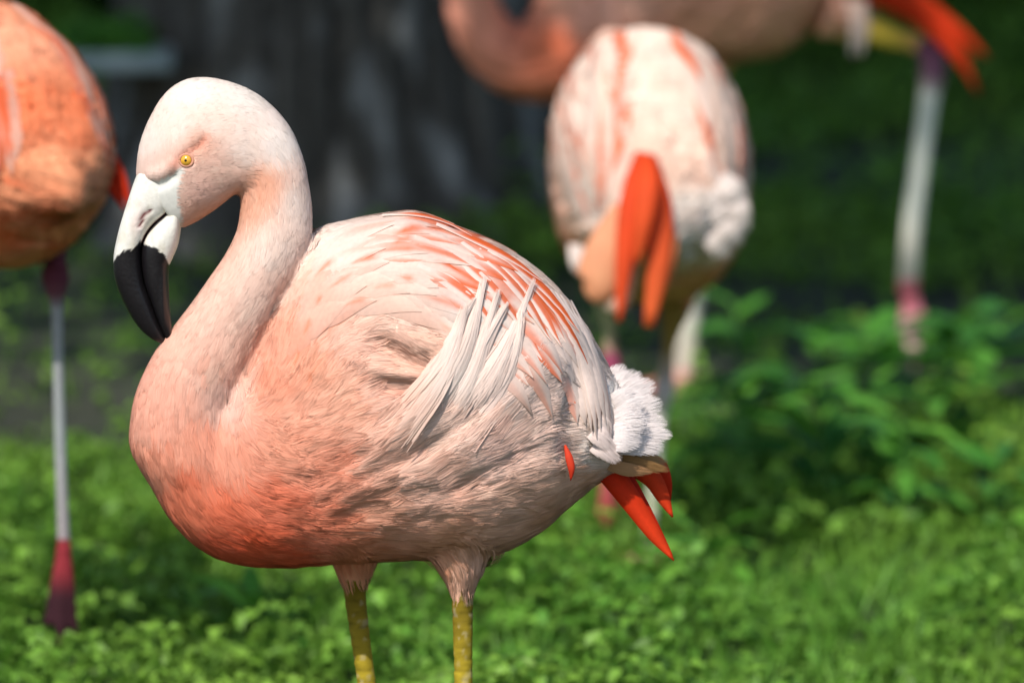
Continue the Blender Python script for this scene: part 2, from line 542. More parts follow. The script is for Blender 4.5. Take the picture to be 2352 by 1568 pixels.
def build_plank():
    Y = 4.15
    p0, p1 = at(120, 128, Y), at(400, 132, Y)
    w = p1[0] - p0[0]
    z = p0[2]
    gx = (p0[0] + p1[0]) / 2
    gz = float(ground_z(gx, Y))
    root = empty('plank_shelf', (gx, Y, gz))
    tag(root, 'low weathered grey plank shelf with moss beside the tree trunk', 'shelf')
    def box(name, cx, cy, cz, sx, sy, sz, c, par):
        n = 9
        V = []
        for dx in (-1, 1):
            for dy in (-1, 1):
                for dz in (-1, 1):
                    V.append((cx + dx * sx / 2, cy + dy * sy / 2, cz + dz * sz / 2))
        F = [(0, 1, 3, 2), (4, 6, 7, 5), (0, 4, 5, 1), (2, 3, 7, 6), (0, 2, 6, 4), (1, 5, 7, 3)]
        o = link(name, mesh_np(name, np.array(V), F, M_WOOD, np.tile(lin(c), (8, 1)), False), par)
        bv = o.modifiers.new('bevel', 'BEVEL'); bv.width = 0.006; bv.segments = 2
        return o
    zt = z - gz
    box('plank', 0, 0, zt, w, 0.24, 0.026, (150, 165, 165), root)
    for sx in (-1, 1):
        box('post', sx * (w / 2 - 0.03), 0.04, (zt - 0.02) / 2 - 0.02, 0.035, 0.05, zt - 0.014 + 0.04, (70, 64, 56), root)
    n = 900
    C = np.stack([RNG.normal(-0.01, w * 0.2, n), RNG.uniform(-0.1, 0.1, n), np.full(n, zt + 0.012) + np.abs(RNG.normal(0, 0.012, n))], -1)
    C[:, 0] = np.clip(C[:, 0], -w / 2 + .02, w / 2 - .04)
    T, Nn = rand_frames(n, 0.7)
    L = RNG.uniform(0.012, 0.03, n)
    V, F = leaf_mesh_arrays(C, T, Nn, L, L * 0.6)
    o = link('moss', mesh_np('moss', V, F, M_LEAF, np.tile(lin((84, 140, 50)), (len(V), 1)), False), root)
    o['kind'] = 'stuff'

# ================================================================== FLAMINGOS
# --- shared torso (author space = main bird, mid plane dy = 0), columns: x, top, bottom, half width
TORSO = np.array([
    (335, 1000, 1080, 45), (372, 930, 1165, 88), (430, 900, 1238, 118), (500, 850, 1284, 138), (580, 740, 1303, 158),
    (660, 596, 1306, 190), (720, 528, 1301, 218), (800, 504, 1293, 246), (900, 489, 1288, 268), (960, 487, 1286, 276),
    (1060, 526, 1283, 276), (1150, 562, 1270, 264), (1250, 632, 1212, 240), (1320, 710, 1150, 208), (1368, 792, 1112, 172),
    (1405, 860, 1090, 135), (1445, 905, 1072, 92), (1478, 950, 1058, 45)], float)

def torso_parts():
    D = spline(TORSO, 70)
    m = 40
    a = np.linspace(0, 2 * np.pi, m, endpoint=False)
    ex = 2.25
    R = np.empty((70, m, 3))
    for i, (x, t, b, w) in enumerate(D):
        c = A(x, (t + b) / 2); h = (b - t) / 2 / S
        ca = np.sign(np.cos(a)) * np.abs(np.cos(a)) ** (2 / ex)
        sa = np.sign(np.sin(a)) * np.abs(np.sin(a)) ** (2 / ex)
        dyv = ca * w / S
        dz = sa * h
        # the camera looks down a little: tilt keeps the outline where the picture has it
        R[i] = np.stack([np.full(m, c[0]), dyv, c[2] + dz + 0.0 * dyv], -1)
    return [rings_to_mesh(R)]

FLOW = np.array([
    (350, 350, .3, -.95), (330, 400, .2, -.95), (440, 230, .9, -.4), (560, 230, .9, .45), (640, 330, .4, .9), (500, 330, .95, -.15), (470, 420, .95, .1), (450, 490, .9, -.3), (540, 400, .9, .2),
    (690, 450, .05, 1), (600, 480, .1, 1), (620, 540, -.1, 1), (650, 620, -.45, .9), (580, 690, -.55, .83), (520, 700, -.55, .83), (450, 830, -.4, .9), (540, 830, -.3, .95), (400, 930, -.05, 1), (480, 950, .0, 1), (540, 920, -.1, 1),
    (330, 1000, .0, 1), (360, 1100, .25, .97), (420, 1080, .1, 1), (430, 1190, .55, .83), (500, 1100, .3, .95), (530, 1010, .25, .95), (560, 1200, .85, .5), (520, 1270, .9, .35),
    (590, 990, .8, .5), (650, 1080, .95, .2), (650, 1180, .98, .1), (650, 1270, .98, .05), (720, 1000, .93, -.3), (620, 930, .8, -.5),
    (600, 890, .45, -.88), (640, 800, .35, -.93), (690, 690, .5, -.87), (730, 600, .6, -.8), (800, 540, .9, -.42), (900, 500, 1, -.05), (1000, 520, .9, .4),
    (760, 850, .6, -.75), (720, 920, .75, -.6), (800, 700, .8, -.55), (860, 620, .95, -.2), (950, 640, .95, .3), (1050, 700, .72, .68), (1150, 620, .8, .58), (1250, 700, .62, .78), (1330, 830, .3, .95), (1370, 930, .15, .98),
    (850, 780, .93, -.1), (950, 760, .85, .45), (960, 830, .9, .35), (900, 890, .97, -.1), (1010, 860, .9, -.2), (820, 950, .9, -.4), (930, 960, .8, -.6), (1030, 850, .5, -.87), (1090, 740, .3, -.95),
    (1000, 1050, .85, -.5), (1080, 950, .75, -.65), (1180, 850, .7, -.7), (1250, 790, .75, -.6), (1200, 980, .85, -.5), (1280, 900, .8, -.3), (1300, 1000, .7, .1),
    (780, 1120, .93, -.35), (880, 1080, .9, -.45), (950, 1150, .95, -.25), (1100, 1080, .92, -.35), (1100, 1160, .97, -.15), (1250, 1080, .93, -.05), (820, 1210, .98, -.12), (900, 1260, 1, .03), (1180, 1220, .95, .1), (1000, 1230, 1, .0),
    (1060, 1290, .35, .93), (1062, 1340, .1, 1), (815, 1300, .25, .95), (1400, 1040, .8, .4), (1420, 900, .85, -.5), (1470, 960, 1, .1), (1440, 1000, .95, .15)], float)
FLOW[:, 2:] = FLOW[:, 2:] / np.linalg.norm(FLOW[:, 2:], axis=1, keepdims=True)

def flow_dirs(P, N, jitter=None):
    f = idw(apx(P), FLOW[:, :2], FLOW[:, 2:], 4.5, 60.0)
    f = nrm(f)
    if jitter is not None:
        c, s = np.cos(jitter), np.sin(jitter)
        f = np.stack([f[:, 0] * c - f[:, 1] * s, f[:, 0] * s + f[:, 1] * c], -1)
    D = np.stack([f[:, 0], np.zeros(len(f)), -f[:, 1]], -1)
    D = D - (D * N).sum(-1, keepdims=True) * N
    return nrm(D)

def bvh_project(bvh, P):
    L = np.empty_like(P); N = np.empty_like(P)
    for i, p in enumerate(P):
        q = bvh.find_nearest(p)
        L[i] = q[0]; N[i] = q[1]
    return L, N

def grow(bvh, P, N, L, lift, jit, nseg=4, curl=1.6):
    pts = [P + N * 0.0002]; nr = [N]
    p, n = P, N
    for s in range(nseg):
        d = flow_dirs(p, n, jit)
        q, n = bvh_project(bvh, p + d * (L / nseg)[:, None])
        p = q
        pts.append(q + n * (lift * ((s + 1) / nseg) ** curl)[:, None] + n * 0.0004)
        nr.append(n)
    return np.stack(pts, 1), np.stack(nr, 1)

def plumage(name, bvh, V, Q, vcol, weight, nst, lenfn, T, parent, ploc, width=0.0011, clump_px=30, tintfn=None):
    """one soft coat of barbs that follow the body, gathered into feather-like clumps"""
    tri = np.vstack([Q[:, [0, 1, 2]], Q[:, [0, 2, 3]]])
    ar = np.linalg.norm(np.cross(V[tri[:, 1]] - V[tri[:, 0]], V[tri[:, 2]] - V[tri[:, 0]]), axis=1)
    pw = ar * weight[tri].mean(1); pw /= pw.sum()
    def sample(k):
        f = RNG.choice(len(tri), k, p=pw)
        u, v = RNG.random(k), RNG.random(k); fl = u + v > 1; u[fl], v[fl] = 1 - u[fl], 1 - v[fl]
        b = np.stack([1 - u - v, u, v], -1)
        P = (V[tri[f]] * b[..., None]).sum(1); C = (vcol[tri[f]] * b[..., None]).sum(1)
        N = nrm(np.cross(V[tri[f, 1]] - V[tri[f, 0]], V[tri[f, 2]] - V[tri[f, 0]]))
        return P, N, C
    ncl = max(40, nst // clump_px)
    cP, cN, cC = sample(ncl)
    px = apx(cP)
    cL, clift = lenfn(px)
    cl_pts, _ = grow(bvh, cP, cN, cL * RNG.uniform(0.8, 1.3, ncl), clift * RNG.uniform(0.3, 1.5, ncl), RNG.normal(0, 0.16, ncl) * np.clip(cL * S / 60, 0.4, 1))
    ctint = RNG.random((ncl, 2))
    kd = KDTree(ncl)
    for i, p in enumerate(cP):
        kd.insert(p, i)
    kd.balance()
    P, N, C = sample(nst)
    near = np.array([kd.find(p)[1] for p in P])
    L0, lift = lenfn(apx(P))
    L = L0 * RNG.uniform(0.6, 1.2, nst)
    pts, nr = grow(bvh, P, N, L, lift * RNG.uniform(0.3, 1.0, nst), RNG.normal(0, 0.10, nst))
    k = np.linspace(0, 1, 5)[None, :, None]
    off = (P - cP[near])[:, None]
    target = cl_pts[near] + off * (1 - 0.55 * k)
    pts = pts + (target - pts) * 0.62 * k ** 1.2
    # ribbons
    tg = nrm(np.gradient(pts, axis=1))
    roll = (RNG.normal(0, 0.2, nst) * np.clip(L0 * S / 60.0 - 0.3, 0.05, 1.0))[:, None, None]
    side = nrm(np.cross(tg, nr))
    side = nrm(side * np.cos(roll) + nr * np.sin(roll))
    prof = np.array([0.8, 1.0, 0.9, 0.6, 0.12])[None, :, None] * (width * RNG.uniform(0.7, 1.3, nst))[:, None, None] * 0.5
    R = np.stack([pts - side * prof, pts + side * prof], 2)        # n,5,2,3
    Vr = R.reshape(-1, 3)
    b = np.arange(nst)[:, None] * 10
    F = np.concatenate([b + np.array([[2 * s, 2 * s + 1, 2 * s + 3, 2 * s + 2]]) for s in range(4)], 0)
    if tintfn is not None:
        C = tintfn(apx(P), C, ctint[near])
    C = C * (1 + RNG.uniform(-0.06, 0.06, (nst, 1)) * np.clip(L0 * S / 50.0, 0.3, 1)[:, None])
    Cv = np.repeat(C, 10, 0)
    rg = np.clip(L0 * S / 60.0, 0.25, 1.2)[:, None]      # short plumage lies smooth, long plumage is ruffled
    cj = RNG.normal(0, 0.095, (ncl, 3))[near] * rg; sj = RNG.normal(0, 0.08, (nst, 3)) * rg
    Nv = nr + (cj + sj)[:, None] + side * (RNG.normal(0, 0.10, nst) * rg[:, 0])[:, None, None]
    Nv = np.repeat(nrm(Nv)[:, :, None], 2, 2).reshape(-1, 3)
    Nv = nrm(T(Nv) - T(np.zeros((1, 3))))
    o = link(name, mesh_np(name, T(Vr) - ploc, F, M_PLUME, Cv, nor=Nv), parent)
    o['kind'] = 'stuff'
    return o

def cast(bvh, px, py, side=-1):
    """surface point under a picture position, on the near (-1) or far (+1) flank"""
    a, b = A(px, py, -0.6), A(px, py, 0.6)
    if side > 0:
        # mirrored flank: same picture position reflected through the mid plane
        a = a * np.array([1, -1, 1]); b = b * np.array([1, -1, 1])
        a[2] += 0; b[2] += 0
    d = Vector(b - a).normalized()
    h = bvh.ray_cast(Vector(a), d)
    if h[0] is None:
        mid = A(px, py, 0.0)
        q = bvh.find_nearest(Vector(mid))
        return np.array(q[0]), np.array(q[1])
    return np.array(h[0]), np.array(h[1])

def vane(bvh, path, width, h0, h1, base, mark, markfn, side=-1, K=17, M=9, camber=0.0006, tip=0.55, root_w=0.5, curl=1.5):
    """one feather laid over the body along a picture path; returns V,F,C"""
    pp = spline(path, K)
    ctr = np.empty((K, 3)); nn = np.empty((K, 3))
    for i in range(K):
        ctr[i], nn[i] = cast(bvh, pp[i, 0], pp[i, 1], side)
    # soften normals and centre line
    for _ in range(3):
        nn[1:-1] = nrm(nn[:-2] + 2 * nn[1:-1] + nn[2:])
        ctr[1:-1] = (ctr[:-2] + 2 * ctr[1:-1] + ctr[2:]) / 4
    t = np.linspace(0, 1, K); v = np.linspace(-1, 1, M)
    tg = nrm(np.gradient(ctr, axis=0)); ac = nrm(np.cross(nn, tg))
    w = width / S * 0.5 * np.minimum(1, root_w + (1 - root_w) * t / 0.35) * np.where(t > 1 - tip, np.clip(1 - ((t - (1 - tip)) / tip) ** 1.7, 0, 1), 1)
    w = np.maximum(w, 0.0004)
    h = (h0 + (h1 - h0) * t ** curl)
    V = np.empty((K, M, 3))
    for i in range(K):
        for j in range(M):
            p = ctr[i] + ac[i] * w[i] * v[j]
            q = bvh.find_nearest(Vector(p))
            V[i, j] = np.array(q[0]) * 0.7 + p * 0.3 + nn[i] * (h[i] + camber * (1 - v[j] ** 2))
    i = (np.arange(K - 1)[:, None] * M + np.arange(M - 1)[None]).ravel()
    F = np.stack([i, i + M, i + 1 + M, i + 1], 1)
    tt, vv = np.meshgrid(t, v, indexing='ij')
    mk = np.clip(markfn(tt, vv), 0, 1)[..., None]
    barb = 1 + 0.03 * np.sin(tt * 60 + np.abs(vv) * 9)[..., None]
    if callable(base):
        base = base(apx(V).reshape(-1, 2)).reshape(K, M, 3)
    C = (base * (1 - mk) + mark * mk) * barb
    NN = nrm(nn[:, None] + ac[:, None] * (v[None, :, None] * 0.28) + tg[:, None] * (0.12 * t[:, None, None]))
    return V.reshape(-1, 3), F, C.reshape(-1, 3), NN.reshape(-1, 3)

def blade(path, widths, normal, col, col2=None, K=12, M=5, cup=0.15):
    """free standing stiff feather along a 3D path (flight or tail feather)"""
    D = spline(np.hstack([np.asarray(path, float), np.asarray(widths, float)[:, None]]), K)
    P, w = D[:, :3], np.maximum(D[:, 3], 0.0008)
    t = np.linspace(0, 1, K); v = np.linspace(-1, 1, M)
    tg = nrm(np.gradient(P, axis=0)); nh = np.tile(np.asarray(normal, float), (K, 1))
    ac = nrm(np.cross(nh, tg)); nn = nrm(np.cross(tg, ac))
    V = P[:, None] + ac[:, None] * (w[:, None, None] * 0.5 * v[None, :, None]) + nn[:, None] * (cup * w[:, None, None] * (1 - v[None, :, None] ** 2))
    i = (np.arange(K - 1)[:, None] * M + np.arange(M - 1)[None]).ravel()
    F = np.stack([i, i + M, i + 1 + M, i + 1], 1)
    c = np.tile(col, (K, M, 1))
    if col2 is not None:
        k = t[:, None, None]
        c = col * (1 - k) + np.asarray(col2) * k + 0 * c
    c = c * (1 + 0.12 * (np.abs(v) < 0.1)[None, :, None] + 0.05 * np.sin(t * 50)[:, None, None])
    Vb = V.reshape(-1, 3) - np.repeat(nn, M, 0) * 0.0012
    n0 = K * M
    Vall = np.vstack([V.reshape(-1, 3), Vb])
    edge = [j for j in range(M)] + [k * M + M - 1 for k in range(1, K)] + [(K - 1) * M + j for j in range(M - 2, -1, -1)] + [k * M for k in range(K - 2, 0, -1)]
    E = np.array([(edge[k], edge[(k + 1) % len(edge)], edge[(k + 1) % len(edge)] + n0, edge[k] + n0) for k in range(len(edge))])
    Fall = np.vstack([F, F[:, ::-1] + n0, E])
    return Vall, Fall, np.vstack([c.reshape(-1, 3)] * 2)

def fan_plume(path, nh, w0, w1, col, nb=420, hw=0.00036, fray=0.5, dome=0.10):
    """a soft downy feather: a fan of fine barbs that opens towards a rounded, frayed end"""
    K = 14
    D = spline(np.asarray(path, float), K); t = np.linspace(0, 1, K)
    tg = nrm(np.gradient(D, axis=0)); ac = nrm(np.cross(np.tile(np.asarray(nh, float), (K, 1)), tg)); nn = nrm(np.cross(tg, ac))
    lat = RNG.uniform(-1, 1, nb)
    t1 = np.clip((1 - 0.42 * lat ** 2) * (1 - fray * RNG.random(nb) ** 1.6), 0.2, 1)
    t0 = RNG.uniform(0, 0.35, nb) * t1
    kk = np.linspace(0, 1, 7); tt = t0[:, None] + (t1 - t0)[:, None] * kk
    ev = lambda Q: np.stack([np.interp(tt, t, Q[:, c]) for c in range(3)], -1)
    C_, N_, A_ = ev(D), ev(nn), ev(ac)
    wid = w0 + (w1 - w0) * tt ** 0.8
    wav = 0.06 * np.sin(tt * 5 + RNG.uniform(0, 6, nb)[:, None])
    Pt = C_ + A_ * (wid * (lat[:, None] + wav))[..., None] + N_ * (dome * w1 * (1 - lat[:, None] ** 2) * tt + RNG.normal(0, 0.0004, nb)[:, None])[..., None]
    pr = np.array([1, 1, 1, .95, .8, .5, .1])[None, :, None] * hw
    R = np.stack([Pt - A_ * pr, Pt + A_ * pr], 2).reshape(-1, 3)
    b = np.arange(nb)[:, None] * 14
    F = np.concatenate([b + np.array([[2 * q, 2 * q + 1, 2 * q + 3, 2 * q + 2]]) for q in range(6)], 0)
    N = nrm(N_ * 0.8 + np.array([0.25, -0.5, 0.12]) + A_ * (lat[:, None, None] * 0.25) + RNG.normal(0, 0.06, (nb, 1, 3)))
    return R, F, np.repeat(col[None] * RNG.uniform(0.94, 1.03, (nb, 1)), 14, 0), np.repeat(N[:, :, None], 2, 2).reshape(-1, 3)

class Leg:
    """pts (author), radii, colours or None where feathered"""
    def __init__(self, pts, radii, cols):
        self.p = np.asarray(pts, float); self.r = np.asarray(radii, float)
        self.c = [None if c is None else lin(c) for c in cols]
    def solid(self):
        return tube(self.p, self.r, 14, 8 * (len(self.p) - 1) + 1)

def foot(root, fwd, side, up, toes, th=0.0062):
    """three webbed front toes and a small hind toe; toes = list of (forward, sideways, drop)"""
    root = np.asarray(root, float)
    parts = []; tips = []
    for f, s_, d in toes:
        tip = root + fwd * f + side * s_ + up * d
        mid = root + (tip - root) * 0.5 + up * 0.004
        parts.append(tube([root, mid, tip], [0.0085, 0.007, 0.004], 8, 9)); tips.append(tip)
    for a, b in zip(tips[:-1], tips[1:]):
        a2 = root + (a - root) * 0.86; b2 = root + (b - root) * 0.86
        parts.append(prism(root, a2, b2, th, nrm(np.cross(a - root, b - root))))
    h = root - fwd * 0.02 + up * -0.004
    parts.append(tube([root, (root + h) / 2, h], [0.006, 0.005, 0.003], 6, 5))
    return parts, tips

def leg_colour(V, legs, col, feet=()):
    """paint bare leg colours; returns mask of bare skin"""
    bare = np.zeros(len(V))
    for L in legs:
        for k in range(len(L.p) - 1):
            if L.c[k] is None or L.c[k + 1] is None:
                continue
            a, b = L.p[k], L.p[k + 1]; ab = b - a
            t = np.clip((V - a) @ ab / (ab @ ab), 0, 1)
            d = np.linalg.norm(V - (a + t[:, None] * ab), axis=1)
            r = L.r[k] * (1 - t) + L.r[k + 1] * t
            m = d < r * 1.35 + 0.002
            col[m] = (L.c[k] * (1 - t[m, None]) + L.c[k + 1] * t[m, None]); bare[m] = 1
    for root, tips, c0, c1 in feet:
        reach = max(np.linalg.norm(t - root) for t in tips)
        d = np.linalg.norm(V - root, axis=1)
        m = (d < reach + 0.012)
        m &= V[:, 2] < root[2] + 0.012
        k = np.clip(d / reach, 0, 1)[:, None]
        k = smooth(k, 0.15, 0.5)
        col[m] = (lin(c0) * (1 - k) + lin(c1) * k)[m]; bare[m] = 1
    return bare

# ------------------------------------------------------------------ colour guides of the main bird
CG = [(440, 215, (240, 231, 224)), (560, 215, (238, 228, 221)), (340, 330, (250, 232, 224)), (400, 300, (250, 230, 220)), (480, 280, (249, 226, 214)), (455, 335, (246, 196, 176)), (400, 385, (244, 205, 190)), (360, 400, (246, 216, 204)),
      (500, 400, (248, 208, 192)), (460, 440, (246, 204, 190)), (560, 340, (249, 226, 216)), (640, 320, (250, 234, 228)), (600, 420, (244, 186, 160)), (570, 460, (244, 190, 165)), (470, 500, (244, 190, 166)),
      (690, 460, (249, 226, 216)), (630, 560, (249, 222, 210)), (600, 680, (248, 214, 200)), (520, 700, (248, 208, 192)), (480, 830, (247, 200, 182)), (400, 900, (247, 190, 170)), (520, 900, (247, 204, 190)), (350, 960, (247, 186, 165)),
      (440, 1000, (245, 176, 152)), (340, 1050, (246, 172, 146)), (520, 1040, (244, 176, 152)), (420, 1110, (240, 148, 118)), (500, 1150, (238, 138, 106)), (400, 1180, (240, 146, 115)), (600, 1150, (241, 146, 116)), (560, 1240, (236, 122, 86)), (480, 1260, (235, 122, 88)), (640, 1290, (232, 122, 86)), (700, 1230, (240, 152, 122)),
      (640, 1030, (246, 178, 152)), (620, 900, (246, 176, 150)), (660, 780, (248, 186, 162)), (720, 690, (249, 200, 182)), (700, 860, (248, 184, 158)), (780, 780, (249, 202, 184)), (760, 950, (247, 190, 166)), (740, 1080, (245, 172, 146)), (860, 700, (249, 212, 196)), (780, 560, (250, 226, 216)), (760, 530, (250, 228, 220)),
      (900, 560, (250, 226, 216)), (1000, 620, (250, 222, 210)), (900, 820, (248, 200, 180)), (980, 800, (248, 204, 184)), (860, 920, (246, 200, 182)), (950, 1000, (248, 216, 202)), (1050, 850, (251, 232, 224)), (1100, 720, (251, 236, 230)), (1150, 900, (249, 222, 212)), (1220, 820, (249, 224, 214)),
      (840, 1060, (246, 198, 178)), (950, 1120, (246, 204, 186)), (1100, 1060, (247, 210, 196)), (1220, 1010, (247, 214, 200)), (1150, 1170, (244, 202, 180)), (850, 1200, (243, 184, 158)), (800, 1270, (238, 158, 124)), (1000, 1260, (240, 182, 150)), (1200, 1200, (240, 188, 158)), (1300, 1120, (242, 196, 168)), (1060, 1310, (242, 196, 172)), (815, 1310, (238, 176, 144)),
      (1250, 700, (250, 224, 212)), (1330, 820, (250, 226, 218)), (1370, 950, (250, 224, 214)), (1330, 1040, (250, 232, 224)), (1400, 880, (252, 240, 238)), (1450, 920, (252, 246, 243)), (1470, 1000, (251, 242, 236)), (1420, 1040, (246, 214, 194)), (1440, 1070, (226, 178, 120))]
CGP = np.array([g[:2] for g in CG], float); CGC = np.array([lin(g[2]) for g in CG])
ORANGE = lin((238, 100, 16)); PEACH = lin((246, 160, 118)); WHITE = lin((250, 228, 214))

def rich(c):
    sat = 1 - c.min(-1, keepdims=True) / np.maximum(c.max(-1, keepdims=True), 1e-6)
    return np.clip(c ** (0.86 + 0.34 * sat) * np.array([1.0, 0.97, 0.915]), 0, 0.93)

# orange shaft streaks on the shoulder and the scapulars
STREAKS = [((725, 634), (763, 598), 9, .7), ((809, 605), (863, 588), 11, .8), ((863, 577), (947, 572), 9, .7), ((912, 537), (962, 520), 15, .95), ((903, 560), (945, 543), 15, .7), ((935, 500), (1018, 508), 13, 1), ((966, 526), (1066, 527), 16, .9), ((1036, 550), (1118, 574), 18, .8),
    ((1066, 540), (1190, 622), 14, 1), ((1020, 604), (1105, 655), 16, .95), ((1104, 606), (1193, 672), 22, .95), ((1130, 640), (1170, 690), 24, .6), ((1147, 690), (1185, 728), 14, .9), ((1190, 624), (1276, 744), 14, 1), ((1255, 682), (1300, 744), 18, .6), ((920, 634), (949, 642), 12, .7),
    ((975, 680), (1058, 706), 14, .55), ((725, 702), (737, 680), 8, .6), ((796, 700), (838, 686), 12, .5), ((760, 660), (800, 634), 9, .5), ((700, 770), (712, 735), 9, .5), ((668, 860), (680, 815), 9, .5), ((735, 790), (752, 755), 10, .4), ((690, 905), (706, 868), 9, .4), ((860, 660), (905, 655), 10, .4), ((1010, 740), (1048, 775), 14, .4)]

def main_colour(px):
    c = idw(px, CGP, CGC, 3.5, 300.0)
    c = rich(c)
    for a_, b_, wd, st in STREAKS:          # pigment along the feather shafts
        a_, b_ = np.array(a_, float), np.array(b_, float); d_ = b_ - a_; ln = np.linalg.norm(d_); d_ /= ln
        u = (px - a_) @ d_ / ln; v = (px - a_) @ np.array([-d_[1], d_[0]]) - 0.12 * ln * (u - u * u) * -1
        wl = wd * 0.62 * np.clip(0.4 + u, 0.3, 1.1)
        m = (0.98 * st * np.exp(-(v / wl) ** 2) * smooth(u, -0.35, 0.4) * (1 - smooth(u, 0.9, 1.2)))[:, None]
        c = c * (1 - m) + (ORANGE * (0.5 + 0.5 * st) + PEACH * (0.5 - 0.5 * st)) * m
    return c

FOLDS = [  # picture path, width, height in mm
    ([(830, 770), (890, 800), (960, 838), (1035, 852)], 24, -15), ([(850, 885), (930, 893), (1010, 868)], 24, -12),
    ([(880, 745), (960, 775), (1040, 830)], 26, 6), ([(830, 840), (920, 860), (990, 858)], 22, 6),
    ([(790, 1075), (900, 1000), (1000, 900), (1050, 800), (1080, 715)], 34, 10), ([(1000, 1070), (1100, 960), (1200, 860), (1275, 790)], 66, 13),
    ([(940, 1070), (1070, 965), (1150, 885), (1200, 790)], 20, -10), ([(1335, 810), (1325, 900), (1308, 1000), (1312, 1090)], 24, -14),
    ([(700, 1195), (800, 1115), (930, 1060), (1020, 1020)], 18, -7), ([(720, 1240), (840, 1170), (1000, 1130), (1150, 1100)], 22, -5),
    ([(760, 1150), (880, 1090), (980, 1075)], 24, 5), ([(650, 1130), (760, 1080), (860, 1020)], 20, -5), ([(1020, 1150), (1150, 1070), (1280, 1010)], 20, -5), ([(560, 930), (600, 860), (640, 770)], 16, -4),
    ([(330, 424), (365, 428), (392, 414), (412, 392)], 10, -5), ([(330, 396), (360, 400), (388, 388), (408, 362)], 14, 4), ([(436, 350), (456, 336), (470, 314)], 9, -4), ([(430, 369)], 14, -4.5)]

def apply_folds(V, N):
    px = apx(V)
    near = N[:, 1] < 0.25
    d = np.zeros(len(V))
    for path, w, mm in FOLDS:
        path = np.array(path, float)
        if len(path) == 1:
            dist = np.linalg.norm(px - path[0], axis=1); taper = 1
        else:
            dist, par = seg_dist(px, spline(path, 24))
            taper = np.clip(np.minimum(par, 1 - par) / 0.2, 0.15, 1)
        d += (0.6 if w > 15 else 0.6) * mm / 1000 * np.exp(-(dist / w) ** 2) * taper
    return V + N * (d * near)[:, None]

def flow_noise(V, N, amp):
    """relief stretched along the plumage flow"""
    px = apx(V)
    f = nrm(idw(px, FLOW[:, :2], FLOW[:, 2:], 4.0, 200.0))
    u = (px * f).sum(1); w = px[:, 0] * -f[:, 1] + px[:, 1] * f[:, 0]
    n = vnoise(np.stack([u / 85, w / 30, V[:, 1] * 10], -1), 31) - 0.5
    n2 = vnoise(np.stack([u / 45, w / 15, V[:, 1] * 20], -1), 32) - 0.5
    return V + N * ((n * 1.0 + n2 * 0.5) * amp)[:, None]

def bill_parts(Lp, Mp, Rp, du, dl, dyo):
    """upper and lower mandible lofts from picture outlines"""
    n, m = 90, 48
    def lo(O, I, dr):
        V, F = pair_loft(O, I, dr, [dyo] * len(dr), n, m, 2.3)
        return V, F
    return lo(Lp, Mp[0], du), lo(Mp[1], Rp, dl)

